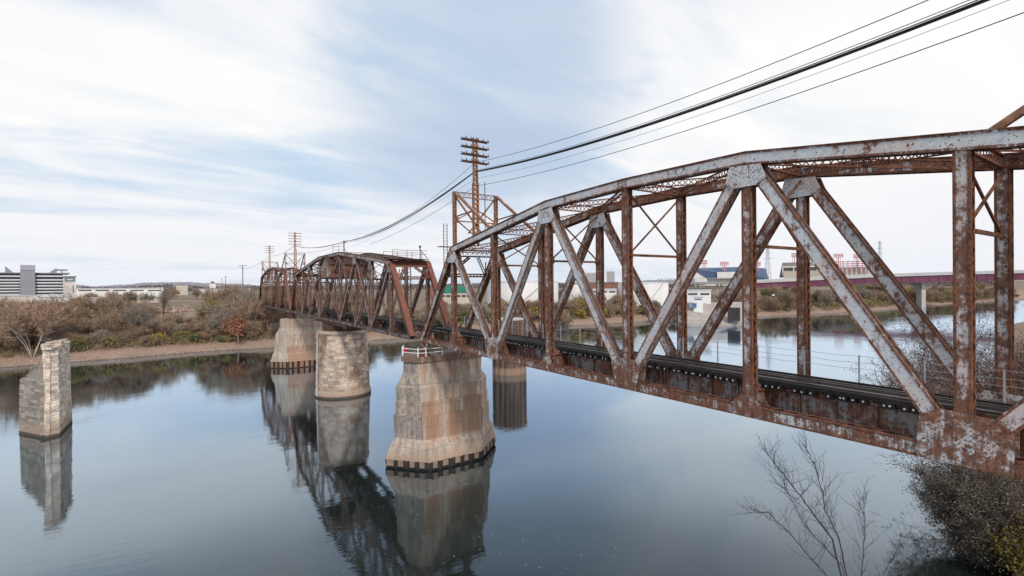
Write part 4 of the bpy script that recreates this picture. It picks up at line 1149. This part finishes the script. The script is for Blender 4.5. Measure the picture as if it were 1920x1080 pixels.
m=MB(); fb(m,117,143,517.6,519.2,F,26,dF=-4); m.build('wing_roof',M_GREYT,b_)
m=MB(); fb(m,121,139.5,521.8,527.2,F,.3,dF=-3.4); sg=m.build('sign_panel',M_TEAL,b_)
m=MB(); fb(m,125,136,523.9,525.3,F,.1,dF=-3.55); m.build('sign_lettering',M_WHITE,sg)
m=MB(); fb(m,136.2,137.4,534,548,F,.3,dF=-3.4); m.build('stair_window',M_GLASS,b_)

FR=None
def shed(name,label,cat,px0,px1,py0,py1,F,dep,wall,roof=None,win=None,group=None,nwin=1,gable=0):
    b=thing(name,label,cat,seat((px0+px1)/2,F),group); z=b['_o'][2]
    global FR; fr=FR=Frame((px0+px1)/2); r_,n_,D=fr.r,fr.n,F*fr.k
    m=MB(); a,c,z0,z1=fp(px0,px1,py0,py1,F,dep); z0=min(z0,z-.5)
    m.box(r_*((a+c)/2)+n_*(D+dep/2)+Z1*((z0+z1)/2),r_,n_,Z1,(c-a)/2,dep/2,(z1-z0)/2); m.build('wall',wall,b)
    m=MB()
    if gable:
        A=[r_*a+n_*(D-.6)+Z1*(z1+.01),r_*c+n_*(D-.6)+Z1*(z1+.01),r_*((a+c)/2)+n_*(D-.6)+Z1*(z1+gable)]
        m.prism(A,n_*(dep+1.2),.2)
    else: m.box(r_*((a+c)/2)+n_*(D+dep/2)+Z1*(z1+.2),r_,n_,Z1,(c-a)/2+.4,dep/2+.4,.2)
    m.build('roof',roof or M_BAND,b)
    if win:
        for i in range(nwin):
            x0=px0+(px1-px0)*(i+.12)/nwin; x1=px0+(px1-px0)*(i+.88)/nwin
            m=MB(); fb(m,x0,x1,win[0],win[1],F,.2,dF=-.15); m.build('window',M_GLASS,b)
    FR=None
    return b
shed('warehouse','long low white warehouse with a dark window strip, right of the grey stair tower building','warehouse',143,306,541,570,348,40,M_WALLW,win=(543.4,545.6),nwin=5)
shed('boundary_wall','pale concrete boundary wall at the far left edge above the brush','wall',-40,72,555,575,306,.5,M_WALLW2)
shed('warehouse','squat white shed below the grey stair tower building','shed',69,127,557,580,292,14,M_WALLW,gable=2.0)
shed('boundary_wall','broken white wall behind the lone dark tree','wall',131,300,558,580,300,.6,M_WALLW2)
shed('house','small white house on the plain left of the tall wooden pole','house',393,404,531,540,560,9,M_WALLW,roof=M_BRICK,gable=2.6)
shed('house','pale gabled house among trees behind the scrap yard','house',330,352,534,541,520,12,M_CREAM,roof=M_GREYT,gable=2.4)
shed('warehouse','low grey roofed depot on the skyline by the distant poles','depot',372,470,541,546,470,25,M_WALLW2,roof=M_GREYT)
shed('warehouse','beige depot with a bright green roof seen left of the near span end post','depot',826,884,549,575,310,22,M_CREAM,roof=M_GREEN,win=(553,557),nwin=6)
FR=Frame(855); m=MB(); fb(m,824,886,536.5,549,312,20); FR=None; (m.build('green_roof_storey',M_GREEN,[q for q in bpy.data.objects if q.get('label','').startswith('beige depot')][0]))
shed('warehouse','red-brown shed behind the green roofed depot','shed',800,836,541,570,352,20,M_BRICK,roof=M_GREYT)
shed('warehouse','white strip-windowed depot between the two white tanks','depot',1108,1156,543,575,315,24,M_WALLW,win=(545.5,548.5),nwin=3)
shed('warehouse','low dark roofed shed behind the strip-windowed depot','shed',1098,1160,530,545,352,25,M_BRICK,roof=M_GREYT)
shed('warehouse','white waterfront office with a dark window band right of the tanks','office',1288,1333,545,563,262,12,M_WALLW,win=(549.5,553),nwin=2)
shed('warehouse','small white pump house on the quay','pump house',1300,1318,557,566,250,7,M_WALLW,win=(560,562),nwin=1)
def tank(px0,px1,py0,py1,F,label):
    fr=Frame((px0+px1)/2); a,c,z0,z1=fp(px0,px1,py0,py1,F,0,fr); r=(c-a)/2; ctr=fr.r*((a+c)/2)+fr.n*(F*fr.k+r); zb=min(z0,gh(ctr.x,ctr.y)-.5)
    t=thing('storage_tank',label,'storage tank',(ctr.x,ctr.y,zb),'white storage tanks'); n=48
    ring=lambda rr,z:[V((ctr.x+rr*math.cos(2*math.pi*i/n),ctr.y+rr*math.sin(2*math.pi*i/n),z)) for i in range(n)]
    m=MB(); m.loft([ring(r,zb),ring(r,z1)],False); m.build('tank_wall',M_WALLW,t,True)
    m=MB(); m.loft([ring(r+.15,z1+.004),ring(r+.15,z1+.3),ring(r*.5,z1+.3+r*.02),ring(.3,z1+.3+r*.03)],True); m.build('roof',M_BAND,t)
    m=MB(); k=14
    for i in range(k):
        t0=math.pi*1.25+i*.055; m.bar(ctr+V((math.cos(t0)*(r+.5),math.sin(t0)*(r+.5),zb+1+(z1-zb-1)*i/k-ctr.z)),ctr+V((math.cos(t0+.055)*(r+.5),math.sin(t0+.055)*(r+.5),zb+1+(z1-zb-1)*(i+1)/k-ctr.z)),.7,.15)
    m.build('stair',M_GALV,t)
tank(908,1052,529,572,285,'widest white storage tank, behind the left half of the near truss')
tank(1157,1256,531,566,300,'white storage tank seen between the crossing diagonals of the near truss')
tank(1060,1100,534,566,330,'smallest white storage tank, standing between the two wider ones')
for x0,x1,y0,lab in ((1098,1122,511,'broad hazy high-rise on the skyline behind the tanks'),(1137,1153,508,'narrow hazy high-rise on the skyline, taller of the pair')):
    t=thing('high_rise',lab,'high-rise',seat((x0+x1)/2,900)); FR=Frame((x0+x1)/2); m=MB(); fb(m,x0,x1,y0,540,900,20); m.build('wall',M_HIGH,t)
    for i in range(6):
        m=MB(); fb(m,x0+1.5,x1-1.5,y0+2.4+i*3.3,y0+3.9+i*3.3,900,.5,dF=-.6); m.build('window',M_HIGHD,t)

FR=None
# quay with dark sheet piling
q_=thing('quay','pale concrete quay with a dark sheet-piled face at the water, beyond the tracks','quay',seat(1340,240))
m=MB()
A=[pt(1288,597,238),pt(1398,590,238),pt(1398,566,262),pt(1288,566,262)]
for v in A[:2]: v.z=-19.3
for v in A[2:]: v.z=-10.2
lo=[v-Z1*6 for v in A]
m.loft([lo,A],True); m.build('ramp',plain('pale_quay_concrete',(.36,.31,.28),.9,.25,.3),q_)
m=MB(); fb(m,1364,1388,577,602,236,3); m.build('dock_wall',plain('dark_dock_piles',(.05,.045,.045),.8,.4,.4),q_)
t=thing('container','blue shipping container standing on the quay','container',seat(1299,250)); m=MB(); fb(m,1291,1306,568.5,576.5,250,2.6); m.build('container_box',M_CONT,t)
m=MB(); fb(m,1292,1298,569,576,249.9,.1,dF=-.1); m.build('container_door',M_GREYT,t)
def pole(px,py0,py1,F,arms,w,label,r=.17):
    a=pt(px,py1,F); b=pt(px,py0,F); a.x,a.y=b.x,b.y; a.z=gh(a.x,a.y)-.3
    t=thing('utility_pole',label,'utility pole',a,None); m=MB(); m.tube([a,b],[r*1.2,r],8,cap=True); m.build('pole',M_WOOD,t)
    for k in range(arms):
        z=b.z-.4-k*1.1; m=MB(); m.bar((b.x-w*RGT.x,b.y-w*RGT.y,z),(b.x+w*RGT.x,b.y+w*RGT.y,z),.16,.2)
        for s in (-.9,-.5,.5,.9): m.bar((b.x+s*w*RGT.x,b.y+s*w*RGT.y,z),(b.x+s*w*RGT.x,b.y+s*w*RGT.y,z+.4),.12,.12)
        m.build('crossarm',M_WOOD,t)
    return t
pole(455,497,545,300,1,2.7,'tall wooden pole with one long crossarm, left of the far span',.22)
pole(423,518,545,420,1,1.6,'shorter distant pole left of the tall wooden pole',.2)
pole(416,522,545,470,1,1.2,'shortest distant pole, farthest from the bridge',.2)
def pylon(px,py0,py1,F,label,w0,w1,arms):
    a=pt(px,py1,F); b=pt(px,py0,F); h=b.z-a.z
    t=thing('transmission_pylon',label,'pylon',a); m=MB(); c=lambda u,i:V((a.x,a.y,a.z+h*u))+RGT*((-1,1,1,-1)[i]*(w0+(w1-w0)*u))+FWD*((-1,-1,1,1)[i]*(w0+(w1-w0)*u))
    for i in range(4): m.bar(c(0,i),c(1,i),.22,.22)
    for k in range(12):
        for i in range(4): m.bar(c(k/12,i),c((k+1)/12,(i+1)%4),.12,.12)
    m.build('lattice_mast',plain('grey_pylon_steel',(.36,.34,.35),.6,.1),t)
    for u,w in arms:
        m=MB(); z=a.z+h*u; p=V((a.x,a.y,z)); m.bar(p-RGT*w,p+RGT*w,.22,.22); m.bar(p-RGT*w,p+Z1*1.2,.14,.14); m.bar(p+RGT*w,p+Z1*1.2,.14,.14); m.build('crossarm',M_GALV,t)
pylon(1440,456,560,430,'lattice pylon left of the purple bridge with paired crossarms',2.6,.5,((.72,5.5),(.83,5.0),(.94,4.)))
pylon(1650,452,528,560,'distant lattice pylon rising over the purple bridge deck',2.6,.5,((.7,6.5),(.82,5.5),(.95,4.5)))
t=thing('mooring_pile','dark steel mooring pile with a white top standing in the far river','mooring pile',pt(1450,592,322)); b=pt(1450,592,322); m=MB(); m.tube([V((b.x,b.y,-23)),V((b.x,b.y,-8.6))],.85,14,cap=True); m.build('pile',plain('dark_pile',(.05,.055,.06),.6,.2),t)
m=MB(); m.tube([V((b.x,b.y,-8.6)),V((b.x,b.y,-8.2)),V((b.x,b.y,-7.6))],[.9,.9,.15],14,cap=True); m.build('cap',M_WHITE,t)

# stadium
F=620; FR=Frame(1460)
s_=thing('stadium','stadium with blue upper stand, cream facade and red steel light racks, behind the road bridge','stadium',seat(1440,F))
h_=FR.hit; m=MB(); A=[h_(1305,506,F),h_(1326,519.5,F),h_(1441,521,F),h_(1436,503,F+40),h_(1382,500.5,F+40),h_(1310,502.5,F+40)]
m.prism(A,V((0,0,-1.5))); m.build('blue_stand',M_BLUE,s_)
m=MB(); fpoly(m,[(1303,530),(1303,507),(1326,520),(1326,530)],F+1,60); m.build('end_wall',M_WALLW,s_)
m=MB(); fb(m,1345,1384,510,522,F,20,dF=-2); m.build('press_box',M_WALLW,s_)
m=MB(); fb(m,1300,1440,520.5,536,F,40,dF=4); m.build('lower_wall',M_WALLW2,s_)
m=MB(); fpoly(m,[(1461,520),(1467,492.5),(1545,491),(1545,520)],F,40); m.build('grey_stand',plain('grey_concrete_stand',(.25,.22,.20),.9,.15,.1),s_)
m=MB(); fb(m,1467,1548,499,501,F,3,dF=-3.5); 
for x in (1467,1487,1508,1531): fb(m,x,x+1.8,501,516,F,2,dF=-3.2)
m.build('white_frame',M_WALLW,s_)
m=MB(); fb(m,1469,1545,508,522,F,4,dF=-4); m.build('cream_wall',M_CREAM,s_)
m=MB(); fb(m,1556,1640,501,520,F,30); m.build('end_stand',M_WALLW2,s_)
m=MB()
for y in (490,494,498): fb(m,1562,1628,y,y+1.3,F,1.5,dF=-2)
for x in range(1562,1630,9): fb(m,x,x+1,489,512,F,1.5,dF=-3.6)
m.build('red_frame',M_REDS,s_)
for x,y,w in ((1320,492,6),(1358,495,8),(1397,497,5),(1421,495,5),(1490,479,6),(1572,480,9),(1607,481,7)):
    m=MB()
    for k in range(3): fb(m,x-w,x+w,y-4+k*2.6,y-2.8+k*2.6,F+6,1.)
    for k in range(4): fb(m,x-w+k*w*.62,x-w+k*w*.62+1,y-4.6,y+3.2,F+6,1.2,dF=-1.4)
    fb(m,x-.8,x+.8,y+3,510,F+6,1.); fb(m,x-4,x-3.2,y+3,506,F+6,1.); fb(m,x+3.2,x+4,y+3,506,F+6,1.)
    m.build('floodlight_rack',M_REDS,s_)

FR=None
# purple road bridge beyond the bend
rb=thing('road_bridge','long purple steel girder road bridge on concrete piers crossing the river beyond the truss','road bridge',pt(1727,577,395))
def LF(px): return 410-50*(px-1413)/(1960-1413)
def line3(px,yt,yb): F=LF(px); return pt(px,yt,F),pt(px,yb,F)
segs=[(1413,531,540.5),(1530,525.5,536),(1640,520,531),(1760,516.2,528),(1905,512.5,525.4),(2150,507,522),(2500,500,518)]
m=MB(); m2=MB(); m3=MB(); back=V((FWD.x,FWD.y,0))*14
for (xa,ta,ba),(xb,tb,bb) in zip(segs,segs[1:]):
    a,b=line3(xa,ta,ba); c,d=line3(xb,tb,bb)
    m.loft([[b,d,d+back,b+back],[a,c,c+back,a+back]],True)
    n=max(2,int((c-a).length/6))
    for i in range(n):
        u=i/n; p0=a.lerp(c,u); p1=b.lerp(d,u); m.bar(p0-FWD*.12,p1-FWD*.12,.25,.25,up=FWD)
    up=Z1*2.6; o1=FWD*-.9
    m2.loft([[a+o1+Z1*.02,c+o1+Z1*.02,c+o1+FWD*.5+Z1*.02,a+o1+FWD*.5+Z1*.02],[a+o1+up*.75,c+o1+up*.75,c+o1+FWD*.5+up*.75,a+o1+FWD*.5+up*.75]],True)
    m2.loft([[a+back+Z1*.02,c+back+Z1*.02,c+back+FWD*.5+Z1*.02,a+back+FWD*.5+Z1*.02],[a+back+up,c+back+up,c+back+FWD*.5+up,a+back+FWD*.5+up]],True)
    m3.loft([[a-FWD*.4+Z1*.02,c-FWD*.4+Z1*.02,c+back+Z1*.02,a+back+Z1*.02],[a-FWD*.4+Z1*.4,c-FWD*.4+Z1*.4,c+back+Z1*.4,a+back+Z1*.4]],True)
m.build('girder',M_PURP,rb); m2.build('parapet',plain('pale_parapet',(.50,.49,.48),.9,.1,.2),rb); m3.build('road_deck',M_ASPH,rb)
for px,yb in ((1597,534),(1727,530),(1480,538.5),(2080,524)):
    F=LF(px)+7; b=pt(px,yb,F); m=MB(); w=1.7
    c=V((b.x,b.y,0)); ring=lambda ww,dd,z:[c+RGT*(-ww)+FWD*(-dd)+Z1*z,c+RGT*ww+FWD*(-dd)+Z1*z,c+RGT*ww+FWD*dd+Z1*z,c+RGT*(-ww)+FWD*dd+Z1*z]
    m.loft([ring(w,w+.8,-24),ring(w,w+.8,b.z-6.),ring(w+.5,w+2.,b.z-4),ring(w*2.3,w+4,b.z-.9),ring(w*2.4,w+4.,b.z+.1)],True); m.build('pier',M_CONCP,rb)
m=MB(); FR=Frame(1413)
fb(m,1232,1413,528.5,532.5,420,12); m.build('approach_deck',M_ASPH,rb)
for px in (1262,1300,1308,1345,1352,1392):
    m=MB(); fb(m,px-1.6,px+1.6,532.6,562,424,2.); m.build('approach_column',M_CONCP,rb)
m=MB()
for i in range(30): fb(m,1234+i*6,1234.7+i*6,522,528.4,420,.3)
fb(m,1232,1413,521.5,522.3,420,.3); m.build('approach_fence',M_GALV,rb)

FR=None
# scrap heaps in the yard above the bank
rs4=random.Random(9)
M_SCR=foliage('mixed_rusty_scrap',[(.25,(.16,.07,.05)),(.45,(.30,.15,.11)),(.6,(.42,.34,.30)),(.8,(.62,.58,.55))],.6,.9,False)
for px,F,w,h,lab in ((282,232,6,3.6,'rust-red scrap heap under the lone dark tree'),(318,236,8,3.4,'widest rust-red scrap heap in the yard'),(345,243,5,3.0,'scrap heap with pale sheets at the right of the yard'),(222,240,8,3.,'pale scrap heap left of the lone dark tree'),(250,245,6,2.6,'mixed scrap heap between the pale heap and the lone dark tree')):
    c=seat(px,F); m=MB()
    for i in range(420):
        a=rs4.uniform(0,6.28); r=math.sqrt(rs4.random()); z=h*(1-r)*rs4.uniform(.3,1.1)
        d=V((rs4.gauss(0,1),rs4.gauss(0,1),rs4.gauss(0,.5))).normalized(); e=d.cross(V((rs4.gauss(0,1),rs4.gauss(0,1),1))).normalized(); s=rs4.uniform(.15,.75)
        m.box(c+V((math.cos(a)*r*w,math.sin(a)*r*w,z+.1)),d,e,d.cross(e),s,s*rs4.uniform(.3,.8),s*rs4.uniform(.05,.4),rs4.random())
    o=m.build('scrap_heap',M_SCR); tag(o,lab,'scrap heap','scrap heaps in the yard')

# ------------------------------------------------------------------ growth on the near bank
def near_y(x): return interp(NEAR,x)
def nb(x,t): return V((x,near_y(x)-t,-20.5+t*.35))
make_tree('near_bush','dark leafy bush on the near bank, below the right end of the truss','bush',90,7.4,.62,5,34,.6,.012,6,FOL['darkbush'],M_BARKD,loc=(49.4,10.3,-20.9),tr=.09,maxd=3,leafs=30000,leafr=.065,lean=.6,upb=.8,partname='leaves',low=.4)
make_tree('near_bush','second dark bush in the lower right corner, crowding against the first','bush',91,6.6,.62,5,34,.55,.012,6,FOL['darkbush'],M_BARKD,loc=(52.8,9.6,-20.7),tr=.09,maxd=3,leafs=26000,leafr=.065,lean=.6,upb=.8,partname='leaves',low=.4)
make_tree('near_bush','yellow-green bush at the bottom right corner of the near bank','bush',92,5.6,.66,5,12,.4,.012,5,FOL['yellowgreen'],M_BARKD,loc=(47.9,7.0,-20.9),tr=.06,maxd=3,leafs=14000,leafr=.085,lean=.6,upb=.8,partname='leaves',low=.4)
make_tree('near_bush','low dark tangle at the foot of the bushes below the truss end','bush',98,4.2,.75,5,16,.5,.014,6,FOL['darkbush'],M_BARKD,loc=(48.9,9.7,-20.9),tr=.06,maxd=3,leafs=18000,leafr=.075,lean=.9,upb=.5,partname='leaves')
TH=[(57.2,13.0,15.5,93,'reddish twiggy near tree leaning over the river beyond the right post of the truss'),(61.,12.0,16.,94,'grey-brown near tree behind the last far post of the truss'),(66.5,13.5,17.,95,'tallest brown near tree at the right edge beyond the truss'),(54.6,12.2,9.5,96,'low reddish bush at the water below the leaning near tree'),(60.5,15.2,11.,97,'small grey near tree between the leaning tree and the water')]
for x,y,h,sd_,lab in TH:
    make_tree('near_tree',lab,'tree',sd_,h,.6,5,9,.55,.014,3,FOL['thicket'],M_BARKD,loc=(x,y,-20.2),tr=.13,maxd=4 if h>12 else 3,leafs=7000 if h>12 else 5000,leafr=.07,lean=.35,partname='crown')

# bare sapling between the camera and the bridge
sp=thing('bare_sapling','leafless sapling with thin dark branches in front of the river, below the near truss','sapling',pt(1600,1170,17))
T=MB(); C=MB(); rs5=random.Random(4)
def twiggy(pts,r0,r1,dens,ln):
    P3=[pt(x,y,f) for x,y,f in pts]; n=len(P3)
    fine=[]
    for a,b in zip(P3,P3[1:]):
        for i in range(6): fine.append(a.lerp(b,i/6)+V((rs5.gauss(0,.014),rs5.gauss(0,.014),rs5.gauss(0,.014))))
    fine.append(P3[-1]); k=len(fine)
    T.tube(fine,[.8*(r0+(r1-r0)*i/k) for i in range(k)],6)
    dens=int(dens*1.45)
    for i in range(dens):
        u=.25+.75*i/dens; j=min(k-2,int(u*k)); d=(fine[j+1]-fine[j]).normalized()
        s=(d*.75+V((rs5.gauss(0,.5),rs5.gauss(0,.5),rs5.gauss(.1,.4)))).normalized(); L=ln*rs5.uniform(.5,1.2)*(1.1-.5*u)
        q=[fine[j]]
        for e in range(4):
            s=(s+V((rs5.gauss(0,.12),rs5.gauss(0,.12),.08))).normalized(); q.append(q[-1]+s*L/4)
        C.tube(q,[r1*.8,r1*.7,r1*.6,r1*.5,r1*.35],4)
        for e in range(5):
            w=q[1+e%4]; s2=(s+V((rs5.gauss(0,.6),rs5.gauss(0,.6),rs5.gauss(.1,.5)))).normalized(); l2=L*rs5.uniform(.25,.5)
            C.tube([w,w+s2*l2*.5+V((0,0,.02)),w+s2*l2+V((0,0,.05))],[r1*.5,r1*.4,r1*.3],3)
twiggy([(1600,1170,17),(1560,1010,17),(1500,930,17),(1465,885,16.9),(1434,845,16.8)],.045,.009,22,1.3)
twiggy([(1605,1170,17.1),(1573,1010,17.2),(1547,955,17.3),(1535,890,17.4),(1508,832,17.4)],.038,.009,20,1.2)
twiggy([(1598,1170,16.9),(1545,1075,16.7),(1480,1000,16.5),(1440,960,16.4),(1402,962,16.3)],.03,.008,20,1.1)
twiggy([(1602,1170,17.1),(1578,1060,16.9),(1520,1000,16.6),(1480,930,16.5),(1468,900,16.5)],.024,.008,18,1.1)
twiggy([(1610,1170,17.2),(1618,1060,17.5),(1622,980,17.8),(1618,930,17.9)],.028,.008,18,1.0)
twiggy([(1620,1170,17.2),(1660,1070,17.6),(1680,1035,17.8),(1690,1020,17.9)],.022,.007,12,.8)
M_SAP=plain('grey_sapling_bark',(.075,.062,.058),.9,.3,3.,.1); T.build('trunk',M_SAP,sp); C.build('crown',M_SAP,sp)
GP='bare trees standing on the plain among the buildings'
for i in range(60):
    px=rs.uniform(-20,500) if i%2 else rs.uniform(820,1300); F=rs.uniform(235,420); q=seat(px,F)
    if abs(q.x-25.8)<6 or (270<px<370 and F<270) or (px<160 and F<340): continue
    dup(rs.choice(protos),q,rs.uniform(.45,.75),rs.uniform(0,6.28),'bare tree standing on the plain among the low buildings',GP,{'crown':FOL[rs.choice(('brown','grey','grey','redbrown'))]})
mb=MB(); rf=random.Random(77)
for i in range(150):
    q=ray(rf.uniform(0,1700),rf.uniform(860,1075)); q*=(WL+.012)/q.z; a=rf.uniform(0,6.28); w=rf.uniform(.03,.09); d=V((math.cos(a),math.sin(a),0)); e=V((-d.y,d.x,0))
    i0=len(mb.v); mb.v+=[q-d*w,q-e*w*.5,q+d*w,q+e*w*.5]; mb.face((i0,i0+1,i0+2,i0+3),rf.random())
o=mb.build('floating_litter',plain('pale_floating_leaf',(.45,.42,.36),.8,.3)); tag(o,'tiny pale leaves and flecks drifting on the river','litter',kind='stuff')
#BGEND#

# ------------------------------------------------------------------ finishing
for o in list(COL.objects):
    if o.parent is None and o.type!='LIGHT': o.location.z+=LIFT
for o in COL.objects:
    if '_o' in o: del o['_o']
scene.view_settings.view_transform='Standard'; scene.view_settings.look='None'; scene.view_settings.exposure=0
scene.render.engine='CYCLES'; scene.cycles.use_denoising=True; scene.cycles.max_bounces=6; scene.cycles.transparent_max_bounces=4
scene.render.film_transparent=False
